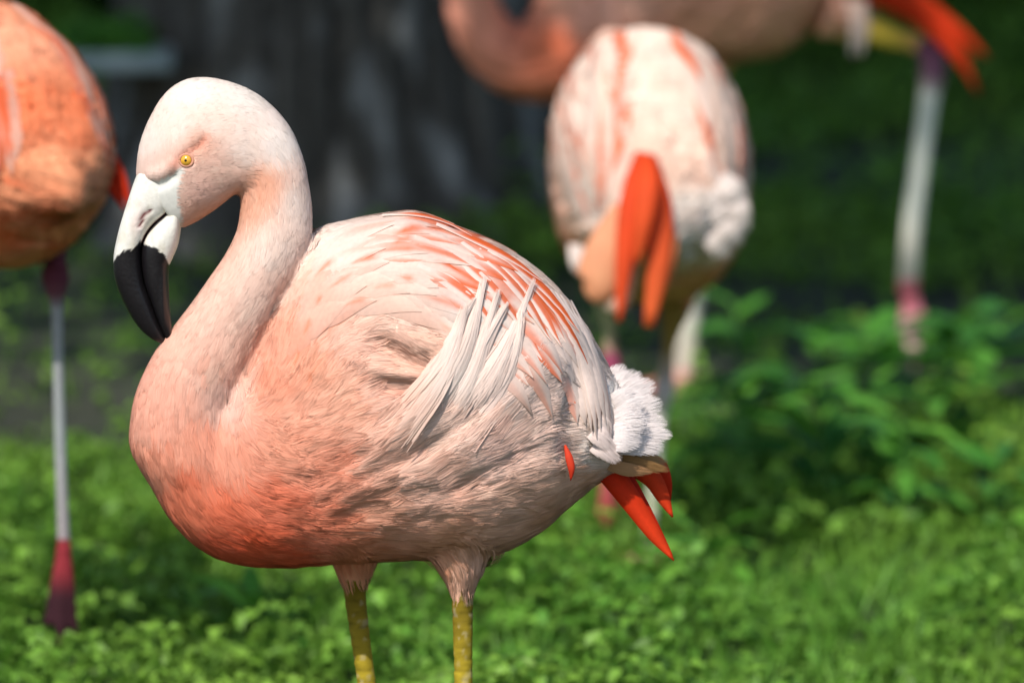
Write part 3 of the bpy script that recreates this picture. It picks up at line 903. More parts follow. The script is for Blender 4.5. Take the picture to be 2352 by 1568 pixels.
def build_main():
    ploc = np.array([A(900, 0)[0], 0.0, 0.0])
    root = empty('flamingo', ploc)
    tag(root, 'pale pink flamingo with curved neck, its black bill tip resting against its neck', 'flamingo', 'flamingos on the grass')
    ident = lambda P: P
    out = [(700, 1220), (610, 1080), (563, 950), (567, 905), (582, 865), (605, 815), (652, 712), (690, 635), (712, 560), (718, 500), (711, 430), (693, 350), (655, 276), (590, 216), (510, 185), (440, 182), (385, 213), (345, 275), (321, 340), (314, 405)]
    inn = [(360, 1140), (302, 1040), (299, 965), (318, 885), (360, 802), (425, 717), (480, 641), (520, 582), (545, 530), (553, 482), (553, 447), (549, 440), (535, 450), (515, 466), (492, 484), (468, 500), (445, 513), (428, 521), (417, 526), (412, 520)]
    dr = [120, 122, 116, 108, 102, 97, 93, 90, 86, 80, 76, 76, 80, 86, 91, 91, 85, 72, 56, 42]
    dy = [-10, -20, -30, -40, -48, -56, -64, -68, -68, -66, -64, -62, -60, -60, -60, -60, -60, -60, -60, -60]
    neck = pair_loft(out, inn, dr, dy, 120, 32)
    # legs (near leg carries the body's weight at the right)
    def leg(px0, py0, px1, dyy, knee_z):
        a = A(px0, py0, dyy); b = A(px1, 1568, dyy)
        k = b + (b - A(px0, 1360, dyy)) * ((b[2] - knee_z) / max(1e-6, (A(px0, 1360, dyy)[2] - b[2])))
        an = np.array([k[0] - 0.012, dyy, 0.018])
        hip = A(px0 - 10, py0 - 90, dyy * 0.9)
        Y1, Y2 = (122, 104, 30), (168, 146, 42)  # darker upper tone: the body's shade painted into the leg colour
        return Leg([hip, a, A(px0 + 2, 1352, dyy), A(px0 + 4, 1385, dyy), b, k, k + (an - k) * 0.1, k + (an - k) * 0.5, an],
                   [0.040, 0.0275, 0.0128, 0.0112, 0.0100, 0.0145, 0.0125, 0.0085, 0.0095],
                   [None, None, Y1, Y1, Y2, (206, 120, 110), (200, 150, 110), (200, 180, 130), (206, 130, 120)])
    legs = [leg(1058, 1292, 1064, -0.03, 0.235), leg(812, 1272, 840, 0.05, 0.235)]
    parts = torso_parts() + [neck] + [l.solid() for l in legs]
    feet = []
    for l in legs:
        an = l.p[-1].copy()
        fp, tips = foot(an, np.array([-1., 0, 0]), np.array([0, 1., 0]), np.array([0, 0, 1.]), [(0.075, -0.045, -0.014), (0.09, 0.0, -0.014), (0.075, 0.045, -0.014)])
        parts += fp; feet.append((an, tips, (206, 130, 120), (150, 80, 80)))
    # rump fan under the white tail tuft
    tail = pair_loft([(1330, 960), (1400, 880), (1460, 905), (1500, 960)], [(1330, 1080), (1410, 1085), (1475, 1072), (1505, 1045)], [110, 95, 62, 22], [0, 0, 0, 0], 24, 20)
    parts.append(tail)
    V, F = remesh(parts, 0.0030, 5)
    N, Q = vert_normals(V, F)
    V = apply_folds(V, N)
    body_m = smooth(apx(V)[:, 1], 1330, 1290) * smooth(apx(V)[:, 0], 540, 640)
    headm = smooth(apx(V)[:, 1], 1340, 1300)
    V2 = flow_noise(V, N, 0.0022)
    V = V + (V2 - V) * (0.12 * headm + 0.88 * body_m * smooth(apx(V)[:, 1] + apx(V)[:, 0] * 0.25, 800, 1050))[:, None]
    N, Q = vert_normals(V, F)
    px = apx(V)
    col = main_colour(px)
    # flecks of deeper salmon on the breast and neck, streaked along the flow
    bare = leg_colour(V, legs, col, feet)
    scale = 0.55 * vnoise(np.stack([px[:, 0] / 16, px[:, 1] / 9], -1), 44) + 0.45 * smooth(np.abs(np.sin(px[:, 1] / 8.5 + 1.5 * vnoise(px / 26.0, 45))), 0.05, 0.5)
    V = V + N * (bare * (scale - 0.5) * 0.0011)[:, None]
    col = np.where(bare[:, None] > 0, col * (0.62 + 0.6 * scale[:, None]) + 0.10 * smooth(vnoise(px / np.array([9.0, 14.0]), 46), 0.66, 0.85)[:, None], col)
    # pale skin in front of the eye
    LORE = np.array([(300, 414), (330, 420), (352, 421), (376, 415), (398, 402), (413, 386), (424, 390), (414, 416), (410, 445), (413, 480), (420, 535), (300, 560)], float)
    def in_lore(q):
        c_ = np.zeros(len(q), bool); n_ = len(LORE)
        for i in range(n_):
            (x0, y0), (x1, y1) = LORE[i], LORE[(i + 1) % n_]
            h_ = ((y0 > q[:, 1]) != (y1 > q[:, 1])) & (q[:, 0] < (x1 - x0) * (q[:, 1] - y0) / (y1 - y0 + 1e-9) + x0)
            c_ ^= h_
        return c_
    lore = (in_lore(px) & (px[:, 1] < 545) & (px[:, 0] < 425))[:, None] * 1.0
    col = col * (1 - lore) + lin((236, 233, 222)) * lore
    red = np.exp(-(seg_dist(px, np.array([(400, 384), (415, 362), (436, 348), (458, 334), (468, 316)], float))[0] / 9) ** 2)[:, None] * 0.6
    col = col * (1 - red) + lin((226, 140, 112)) * red
    me = mesh_np('body', V - ploc, F, M_SKIN, col)
    link('body', me, root)
    bvh = BVHTree.FromPolygons([Vector(v) for v in V], F)
    # ---- soft coat
    wgt = (1 - bare) * smooth(px[:, 1], 1400, 1340)
    wgt = wgt * np.where(V[:, 1] < 0.03, 1.0, 0.25)
    wgt = wgt * np.where(px[:, 0] < 440, 1.25, 1.0)
    head = (px[:, 1] < 545) & (px[:, 0] < 560)
    wgt = wgt * np.where(head, 2.2, 1.0) * np.where((px[:, 1] < 980) & (px[:, 0] < 720), 1.4, 1.0)
    lore2 = lore[:, 0] > 0.5
    eye = np.linalg.norm(px - np.array([430, 369]), axis=1) < 19
    wgt = wgt * (1 - lore2) * (1 - eye)
    # the smooth back carries laid feathers rather than down
    lens_g = np.array([(440, 230, 15, .6), (350, 340, 12, .5), (500, 420, 14, .6), (430, 390, 7, .3), (400, 480, 9, .4), (640, 300, 22, .7), (690, 450, 24, .5), (620, 650, 30, .5), (480, 830, 34, .6), (400, 1000, 40, .8), (480, 1200, 46, 1.8), (650, 1150, 58, 2.6), (620, 920, 34, 1.2), (700, 780, 44, 1.6),
                       (850, 1000, 75, 2.6), (1000, 1080, 80, 3.0), (1150, 1000, 85, 3.2), (1200, 1150, 74, 2.2), (850, 1200, 64, 1.5), (1000, 1260, 60, 1.6), (900, 850, 70, 2.6), (800, 700, 55, 1.5), (1000, 600, 60, 1.0), (1250, 750, 60, 1.5), (1350, 950, 70, 2.0), (1450, 950, 95, 9.0), (1430, 1040, 60, 4), (1060, 1320, 60, 5.0), (815, 1310, 45, 3.5), (1270, 800, 60, 6)], float)
    def lenfn(p):
        q = idw(p, lens_g[:, :2], lens_g[:, 2:], 3.0, 300.0)
        return q[:, 0] / S, q[:, 1] / 1000 * 0.42
    def tint(p, C, r):
        n = vnoise(p / np.array([60.0, 60.0]), 51)
        salmon = smooth(n * 0.55 + r[:, 0] * 0.45, 0.62, 0.95)[:, None] * smooth(p[:, 1], 500, 1000)[:, None] * smooth(p[:, 0], 1250, 800)[:, None]
        C = C * (1 - 0.3 * salmon) + C * np.array([1.0, 0.6, 0.45]) * 0.3 * salmon
        pale = smooth(r[:, 1], 0.6, 1.0)[:, None]
        C = C * (1 - 0.22 * pale) + np.minimum(C * 1.2 + 0.05, lin((252, 236, 226))) * 0.22 * pale
        return C
    plumage('plumage', bvh, V, Q, col, wgt, 125000, lenfn, ident, root, ploc, 0.0011, 26, tint)

    # ---- laid feathers of the folded wing
    outer = np.array([(735, 545), (830, 510), (960, 497), (1080, 540), (1200, 608), (1290, 700), (1355, 800), (1388, 900), (1398, 980)], float)
    inner = np.array([(650, 880), (700, 800), (770, 745), (870, 730), (960, 765), (1030, 810), (1100, 860), (1150, 900), (1180, 940)], float)
    rows = 10
    def add_feather(path, width, h0, h1, base, mark, fn, side=-1, name='feather', **kw):
        V_, F_, C_, N_ = vane(bvh, path, width, h0, h1, base, mark, fn, side, **kw)
        link(name, mesh_np(name, V_ - ploc, F_, M_FEATHER, C_, nor=N_), root)
    r_ = random.Random(11)
    for side in (-1, 1):
        for ri in range(rows if side < 0 else 4):
            r = (ri + 0.5) / rows * 0.86
            O = spline(outer, 60) * (1 - r) + spline(inner, 60) * r
            seg = np.r_[0, np.cumsum(np.linalg.norm(np.diff(O, axis=0), axis=1))]
            total = seg[-1]
            s0 = -60 + 50 * (ri % 2)
            k = 0
            while s0 < total - 120:
                Lf = r_.uniform(230, 330) * (1.0 - 0.25 * r) * (1.15 if s0 > 300 else 0.9)
                sa, sb = max(0, s0), min(total, s0 + Lf)
                if sb - sa > 60:
                    drift = r_.uniform(-10, 14)
                    ss = np.linspace(sa, sb, 6)
                    P = np.stack([np.interp(ss, seg, O[:, 0]), np.interp(ss, seg, O[:, 1])], -1)
                    tn = nrm(np.gradient(P, axis=0))
                    P = P + np.stack([-tn[:, 1], tn[:, 0]], -1) * (np.linspace(0, 1, 6)[:, None] ** 1.5) * drift
                    # keep feather clear of the neck
                    mid = (sa + sb) / 2 / total
                    base = (lambda q, a=0.82 + 0.18 * min(1, r * 1.5), g=r_.uniform(0.94, 1.03): (main_colour(q) * a + WHITE * (1 - a)) * g)
                    strength = (0.95 if r < 0.45 else 0.6 if r < 0.75 else 0.4) * (0.35 + 0.65 * float(smooth(mid, 0.12, 0.35))) * (1 - 0.6 * float(smooth(mid, 0.75, 0.95)))
                    on = r_.random() < (0.85 if r < 0.5 else 0.5)
                    edge = r_.choice((-1, -1, -1, 1)); c0 = r_.uniform(-0.1, 0.4); tA = r_.uniform(0.35, 0.6); soft = r_.uniform(0.25, 0.5)
                    st = strength * (1 if on else 0.0) * r_.uniform(0.6, 1)
                    def fn(t, v, edge=edge, c0=c0, tA=tA, st=st, soft=soft):
                        return st * smooth(v * edge, c0 - soft, c0 + soft) * smooth(t, tA - 0.3, tA + 0.15) * (1 - 0.5 * smooth(t, 0.93, 1.0))
                    mark = ORANGE if r < 0.5 else ORANGE * 0.55 + PEACH * 0.45
                    if r > 0.35 and mid > 0.82:
                        s0 += 60; continue
                    add_feather(P, r_.uniform(50, 74) * (1 - 0.1 * r), 0.0006, 0.0020 + r_.uniform(0, 0.0014) + (0.0006 if ri % 2 else 0), base, mark, fn, side)
                s0 += Lf * r_.uniform(0.30, 0.42); k += 1
    # the strong orange edge of the outermost scapulars
    none = lambda t, v: 0 * t
    full = lambda t, v: 0.95 * smooth(t, 0.05, 0.3) * smooth(v, -0.9, -0.3)
    for P, w in (([(1000, 520), (1085, 556), (1175, 604), (1240, 656)], 40), ([(1120, 578), (1205, 632), (1268, 694), (1322, 768)], 40), ([(880, 500), (960, 500), (1030, 522), (1080, 552)], 32), ([(1180, 625), (1250, 690), (1305, 765), (1345, 845)], 26)):
        add_feather(P, w, 0.003, 0.005, WHITE, ORANGE, full, -1, tip=0.6)
    for P in ([(1060, 560), (1140, 620), (1210, 700), (1262, 790)], [(1100, 575), (1180, 640), (1245, 725), (1285, 800)], [(1010, 570), (1080, 620), (1150, 690), (1200, 765)], [(960, 610), (1030, 650), (1090, 700), (1140, 760)]):
        add_feather(P, 30, 0.002, 0.0045, WHITE * 0.98, ORANGE, lambda t, v: 0.85 * smooth(t, 0.1, 0.4) * smooth(v, -0.35, 0.1), -1, tip=0.5)
    # long white tertials falling over the rump
    for k in range(9):
        f = k / 8
        P = [(1215 + 95 * f, 640 + 55 * f), (1290 + 60 * f, 740 + 40 * f), (1340 + 38 * f, 860 + 20 * f), (1352 + 42 * f, 990 + 20 * math.sin(k))]
        add_feather(P, 30, 0.002, 0.006 + 0.002 * (k % 2), WHITE, PEACH * 0.9, lambda t, v: 0.35 * smooth(v, 0.4, 0.9) * smooth(t, 0.4, 0.8), -1, tip=0.4)
    # ruffled plumes of the flank that rise over the wing
    plumes = [([(840, 1050), (930, 965), (1000, 885), (1045, 800), (1068, 700)], 42, 0.016), ([(880, 1050), (980, 950), (1045, 860), (1080, 770), (1108, 645)], 40, 0.02), ([(930, 1045), (1030, 945), (1080, 870), (1105, 790), (1140, 672)], 38, 0.018),
              ([(975, 1040), (1070, 950), (1125, 870), (1170, 790), (1216, 655)], 40, 0.02), ([(1000, 1050), (1095, 960), (1145, 890), (1180, 820), (1200, 720)], 40, 0.016), ([(960, 1000), (1050, 900), (1090, 820), (1125, 760), (1165, 700)], 32, 0.015), ([(860, 1020), (950, 930), (1010, 850), (1040, 780), (1085, 690)], 30, 0.013),
              ([(1040, 1060), (1130, 960), (1180, 890), (1230, 830), (1262, 765)], 44, 0.014), ([(1080, 1060), (1170, 970), (1230, 890), (1275, 830), (1298, 775)], 44, 0.013)]
    for P, w, hh in plumes[:7]:
        nb = 700; K = 12
        pp = spline(P, K)
        ctr = np.empty((K, 3)); nn = np.empty((K, 3))
        for i in range(K):
            ctr[i], nn[i] = cast(bvh, pp[i, 0], pp[i, 1], -1)
        for _ in range(4):
            nn[1:-1] = nrm(nn[:-2] + 2 * nn[1:-1] + nn[2:]); ctr[1:-1] = (ctr[:-2] + 2 * ctr[1:-1] + ctr[2:]) / 4
        t = np.linspace(0, 1, K); tg = nrm(np.gradient(ctr, axis=0)); ac = nrm(np.cross(nn, tg))
        lat = np.clip(RNG.normal(0, 0.55, nb), -1.2, 1.2); t0 = RNG.uniform(0.14, 0.6, nb); t1 = np.clip(RNG.uniform(0.62, 1.05, nb) - 0.25 * np.abs(lat) * RNG.random(nb), 0.5, 1.0)
        kk = np.linspace(0, 1, 7)
        tt = t0[:, None] + (t1 - t0)[:, None] * kk
        def ev(Aq):
            return np.stack([np.interp(tt, t, Aq[:, c]) for c in range(3)], -1)
        wid = w / S * 0.85 * (1.0 - 0.74 * smooth(tt, 0.3, 1.0)) * (1 + 0.5 * (1 - smooth(tt, 0.0, 0.35)))
        hgt = -0.004 + 0.004 * smooth(tt, 0.15, 0.45) + hh * 0.34 * tt ** 1.3 + 0.0035 * (1 - lat[:, None] ** 2 * 0.6) * smooth(tt, 0.1, 0.5) + RNG.normal(0, 0.0006, nb)[:, None]
        C_, N_, A_ = ev(ctr), ev(nn), ev(ac)
        Pt = C_ + A_ * (wid * lat[:, None])[..., None] + N_ * hgt[..., None]
        pr = np.array([.6, 1, 1, .95, .8, .55, .1])[None, :, None] * 0.0006
        R = np.stack([Pt - A_ * pr, Pt + A_ * pr], 2).reshape(-1, 3)
        b = np.arange(nb)[:, None] * 14
        Fp = np.concatenate([b + np.array([[2 * q, 2 * q + 1, 2 * q + 3, 2 * q + 2]]) for q in range(6)], 0)
        Nn = nrm(N_ + A_ * (lat[:, None, None] * 0.28) + RNG.normal(0, 0.05, (nb, 1, 3)))
        qc = main_colour(apx(Pt).reshape(-1, 2)).reshape(nb, 7, 3); mx_ = smooth(tt, 0.3, 0.75)[..., None]
        cc = (WHITE * 0.98)[None] * RNG.uniform(0.92, 1.04, (nb, 1)) * (1 - 0.10 * np.array([0, 0.6, 0.8]) * smooth(np.abs(lat), 0.5, 1.1)[:, None])
        link('plume', mesh_np('plume', R - ploc, Fp, M_PLUME, np.repeat((qc * (1 - mx_) + cc[:, None] * mx_)[:, :, None], 2, 2).reshape(-1, 3), nor=np.repeat(Nn[:, :, None], 2, 2).reshape(-1, 3)), root)
    # flight feathers showing under the tail
    def ab(pts, ws, c, c2=None, nh=(0.1, -1, 0.15), name='flight_feather'):
        V_, F_, C_ = blade([A(*p) for p in pts], np.array(ws) / S, nh, lin(c), None if c2 is None else lin(c2))
        link(name, mesh_np(name, V_ - ploc, F_, M_FEATHER, C_), root)
    RED, RED2 = (214, 48, 14), (226, 66, 24)
    ab([(1395, 1075, -0.03), (1450, 1150, -0.035), (1505, 1230, -0.04), (1549, 1288, -0.045)], [62, 50, 32, 3], RED, RED2)
    ab([(1420, 1078, -0.02), (1465, 1150, -0.024), (1515, 1232, -0.03), (1546, 1278, -0.034)], [50, 40, 22, 3], (190, 36, 10), RED)
    ab([(1462, 1070, -0.01), (1500, 1100, -0.012), (1525, 1145, -0.015), (1546, 1188, -0.018)], [52, 44, 30, 4], RED2, (222, 62, 24))
    ab([(1490, 1062, 0.01), (1515, 1075, 0.01), (1532, 1110, 0.012), (1540, 1150, 0.014)], [44, 40, 26, 4], (204, 50, 20), RED)
    ab([(1298, 1022, -0.092), (1307, 1050, -0.097), (1313, 1078, -0.099), (1311, 1104, -0.097)], [5, 17, 15, 2], (226, 74, 46), (214, 60, 34))
    # white fluffy under-tail coverts fanning out past the rump
    tc = random.Random(5)
    for (xa, ya, xb, yb, wd, dd) in [(1385, 930, 1436, 838, 40, 0.0), (1385, 940, 1475, 856, 44, -0.012), (1388, 955, 1506, 878, 46, -0.02), (1392, 975, 1524, 925, 46, -0.028), (1392, 990, 1534, 972, 44, -0.034), (1394, 1005, 1546, 1000, 34, -0.04), (1394, 1020, 1528, 1030, 40, -0.046), (1390, 960, 1480, 915, 52, -0.05), (1385, 990, 1490, 965, 54, -0.058), (1380, 1010, 1475, 1015, 46, -0.066), (1340, 1000, 1425, 1062, 36, -0.074), (1335, 970, 1410, 1040, 30, -0.078), (1345, 940, 1405, 1000, 28, -0.074)]:
        tone = lin((250, 238, 232)) if dd > -0.07 else lin((248, 228, 218))
        V_, F_, C_, N_ = fan_plume([A(xa, ya, dd + 0.012), A((xa + xb) / 2, (ya + yb) / 2 - 8, dd - 0.004), A(xb, yb, dd + 0.004)], (0.2, -1, 0.35), wd * 0.5 / S, wd * 0.9 / S, tone, 560)
        link('tail_covert', mesh_np('tail_covert', V_ - ploc, F_, M_PLUME, C_, nor=N_), root)
    for pts, wd, tone in (([(1395, 1050, -0.035), (1460, 1066, -0.045), (1540, 1080, -0.04)], 20, (176, 134, 86)), ([(1400, 1040, -0.02), (1470, 1056, -0.028), (1536, 1060, -0.02)], 24, (196, 156, 112)), ([(1390, 1062, -0.05), (1440, 1078, -0.055), (1500, 1084, -0.05)], 18, (190, 146, 104)), ([(1410, 1050, 0.0), (1470, 1062, 0.0), (1540, 1070, 0.0)], 24, (224, 140, 100))):  # tan tones put the undertail's shade into the feather colour
        V_, F_, C_, N_ = fan_plume([A(*p) for p in pts], (0.1, -0.9, -0.35), wd * 0.8 / S, wd / S, lin(tone), 380, fray=0.35)
        link('tail_feather', mesh_np('tail_feather', V_ - ploc, F_, M_PLUME, C_, nor=N_), root)
    # ---- bill
    Lp = [(318, 396), (306, 428), (292, 470), (280, 508), (270, 545), (262, 590), (264, 640), (285, 697), (315, 747), (348, 778), (377, 790)]
    Mu = [(405, 400), (410, 452), (386, 488), (358, 512), (336, 540), (326, 578), (331, 640), (347, 690), (363, 735), (376, 766), (385, 787)]
    Ml = [(398, 466), (386, 488), (358, 512), (336, 540), (326, 578), (331, 640), (347, 690), (363, 735), (376, 766), (385, 786)]
    Rp = [(415, 476), (417, 522), (410, 562), (398, 592), (389, 614), (388, 650), (390, 700), (394, 745), (398, 770), (391, 788)]
    du = [50, 52, 49, 44, 41, 39, 37, 33, 26, 18, 8]
    dl = [40, 46, 46, 45, 43, 41, 37, 32, 24, 10]
    (Vu, Fu), (Vl, Fl) = bill_parts(Lp, (Mu, Ml), Rp, du, dl, -60)
    bline = np.array([(240, 606), (262, 598), (285, 576), (305, 572), (318, 560), (323, 548), (330, 560), (345, 566), (365, 574), (380, 588), (389, 606), (420, 622)], float)
    mline = spline(np.array([(404, 462), (386, 488), (358, 512), (336, 540), (324, 570)], float), 40)
    nost = spline(np.array([(322, 520), (330, 500), (345, 482)], float), 20)
    def bill_col(V, upper):
        p = apx(V)
        jag = 7 * (vnoise(np.stack([p[:, 0] / 5, p[:, 1] / 30], -1), 61) - 0.5)
        yb = np.interp(p[:, 0], bline[:, 0], bline[:, 1]) + jag
        blk = smooth(p[:, 1] - yb, -1.2, 1.2)[:, None]
        nz = vnoise(p / 22, 62)[:, None]
        c = lin((238, 233, 220)) * (0.90 + 0.10 * nz)
        st_ = smooth(vnoise(p / np.array([9.0, 26.0]), 63) * 0.6 + vnoise(p / 40.0, 64) * 0.4, 0.5, 0.8)[:, None]
        c = c * (1 - 0.45 * st_) + lin((206, 196, 172)) * 0.45 * st_
        pink = np.exp(-(np.linalg.norm((p - np.array([316, 508])) / np.array([20, 34]), axis=1)) ** 2)[:, None]
        c = c * (1 - 0.5 * pink) + lin((240, 205, 195)) * 0.5 * pink
        dm = seg_dist(p, mline)[0]
        dark = (1 - smooth(dm, 2.2, 4.2))[:, None]
        c = c * (1 - dark) + lin((90, 50, 50)) * dark
        if upper:
            dn = (1 - smooth(seg_dist(p, nost)[0], 2.5, 5.0))[:, None] * (V[:, 1:2] < -0.025)
            c = c * (1 - dn) + lin((120, 56, 58)) * dn
        return c * (1 - blk) + lin((24, 21, 23)) * blk, p
    cu, pu = bill_col(Vu, True)
    dn = np.exp(-(seg_dist(pu, nost)[0] / 4) ** 2) * (Vu[:, 1] < -0.02)
    Vu = Vu + np.stack([0 * dn, dn * 0.003, 0 * dn], -1)
    cl, pl = bill_col(Vl, False)
    rid = np.sin((pl[:, 0] + (pl[:, 1] - 600) * 0.05) / 3.4) * 0.0005 * smooth(pl[:, 1], 600, 640) * smooth(pl[:, 0], 352, 366)
    Vl = Vl + np.stack([0 * rid, rid, 0 * rid], -1)
    bill = empty('bill', np.array(A(360, 590, -0.027)) - ploc); bill.parent = root
    bl = np.array(A(360, 590, -0.027))
    link('upper_mandible', mesh_np('upper_mandible', Vu - bl, Fu, M_BILL, cu), bill)
    link('lower_mandible', mesh_np('lower_mandible', Vl - bl, Fl, M_BILL, cl), bill)
    # ---- eyes
    for side in (-1, 1):
        if side < 0:
            h, n_ = cast(bvh, 430, 369, -1)
        else:
            q = bvh.ray_cast(Vector(A(430, 369, 0.5)), Vector((0, -1, 0)))
            h, n_ = np.array(q[0]), np.array(q[1])
        R = 16 / S
        ax = nrm(np.array([-0.15, side * 1.0, 0.02]))
        c = h - ax * R * 0.30
        th = np.linspace(0, math.pi * 0.62, 26); ph = np.linspace(0, 2 * math.pi, 36, endpoint=False)
        u = nrm(np.cross(ax, np.array([0, 0, 1.0]))); w = np.cross(u, ax)
        rings = np.array([[c + R * (math.cos(a) * ax + math.sin(a) * (math.cos(b) * u + math.sin(b) * w)) for b in ph] for a in np.maximum(th, 0.01)])
        Ve, Fe = rings_to_mesh(rings)
        a = np.concatenate([np.repeat(th, 36), [0, th[-1]]])
        ce = np.where((a < 0.2)[:, None], lin((14, 10, 8)), lin((228, 172, 56)))
        ce = np.where(((a > 0.78) & (a < 0.92))[:, None], lin((190, 120, 40)), ce)
        ce = np.where((a >= 0.92)[:, None], lin((120, 66, 48)), ce)
        e = link('eye', mesh_np('eye', Ve - ploc, Fe, M_EYE, ce), root)
        # eyelid ring
        nr_ = 40; b_ = np.linspace(0, 2 * math.pi, nr_, endpoint=False)
        ringc = c + ax * R * 0.46
        RR = np.empty((nr_ + 1, 8, 3))
        for i in range(nr_ + 1):
            bb = b_[i % nr_]
            rad = math.cos(bb) * u + math.sin(bb) * w * 0.86
            for j in range(8):
                aa = j / 8 * 2 * math.pi
                RR[i, j] = ringc + rad * (R * 0.98 + 0.0017 * math.cos(aa)) + ax * 0.0017 * math.sin(aa)
        Vr, Fr = rings_to_mesh(RR)
        link('eyelid', mesh_np('eyelid', Vr - ploc, Fr, M_SKIN, np.tile(lin((206, 150, 124)), (len(Vr), 1))), e)
    return root

# ------------------------------------------------------------------ the other birds
PIV = A(900, 900, 0.0)
def make_T(pos, yaw, pitch=0.0, sc=(1, 1, 1), roll=0.0):
    R = np.array(Matrix.Rotation(yaw, 3, 'Z') @ Matrix.Rotation(pitch, 3, 'Y') @ Matrix.Rotation(roll, 3, 'X'))
    Mx = R @ np.diag(sc)
    Mi = np.linalg.inv(Mx)
    pos = np.asarray(pos, float)
    return (lambda P: (np.asarray(P) - PIV) @ Mx.T + pos), (lambda P: (np.asarray(P) - pos) @ Mi.T + PIV)

def simple_head(pts, radii, T, parent, ploc, headdir):
    """bill and eyes for a bird whose head the picture does not show; head sits at the end of pts (author)"""
    e = np.asarray(pts[-1], float); d = nrm(np.asarray(headdir, float))
    dn = np.array([0, 0, -1.0])
    b0 = e + d * 0.02
    P = [b0, b0 + d * 0.035 + dn * 0.015, b0 + d * 0.05 + dn * 0.05, b0 + d * 0.038 + dn * 0.09]
    V, F = tube(P, [0.02, 0.019, 0.014, 0.003], 14, 22)
    t = np.linspace(0, 1, 22).repeat(14); t = np.r_[t, 0, 1]
    c = np.where((t > 0.5)[:, None], lin((24, 21, 23)), lin((238, 230, 220)))
    link('bill', mesh_np('bill', T(V) - ploc, F, M_BILL, c), parent)
    for s in (-1, 1):
        c_ = e + d * 0.0 + np.array([0, s * (radii[-1] * 0.93), 0.006])
        th = np.linspace(0.02, math.pi - 0.02, 10); ph = np.linspace(0, 2 * math.pi, 14, endpoint=False)
        rr = np.array([[c_ + 0.006 * np.array([math.sin(a) * math.cos(b), math.cos(a) * s, math.sin(a) * math.sin(b)]) for b in ph] for a in th])
        Ve, Fe = rings_to_mesh(rr)
        a = np.r_[th.repeat(14), 0, 3]
        link('eye', mesh_np('eye', T(Ve) - ploc, Fe, M_EYE, np.where((a < 0.45)[:, None], lin((14, 10, 8)), lin((238, 188, 62)))), parent)

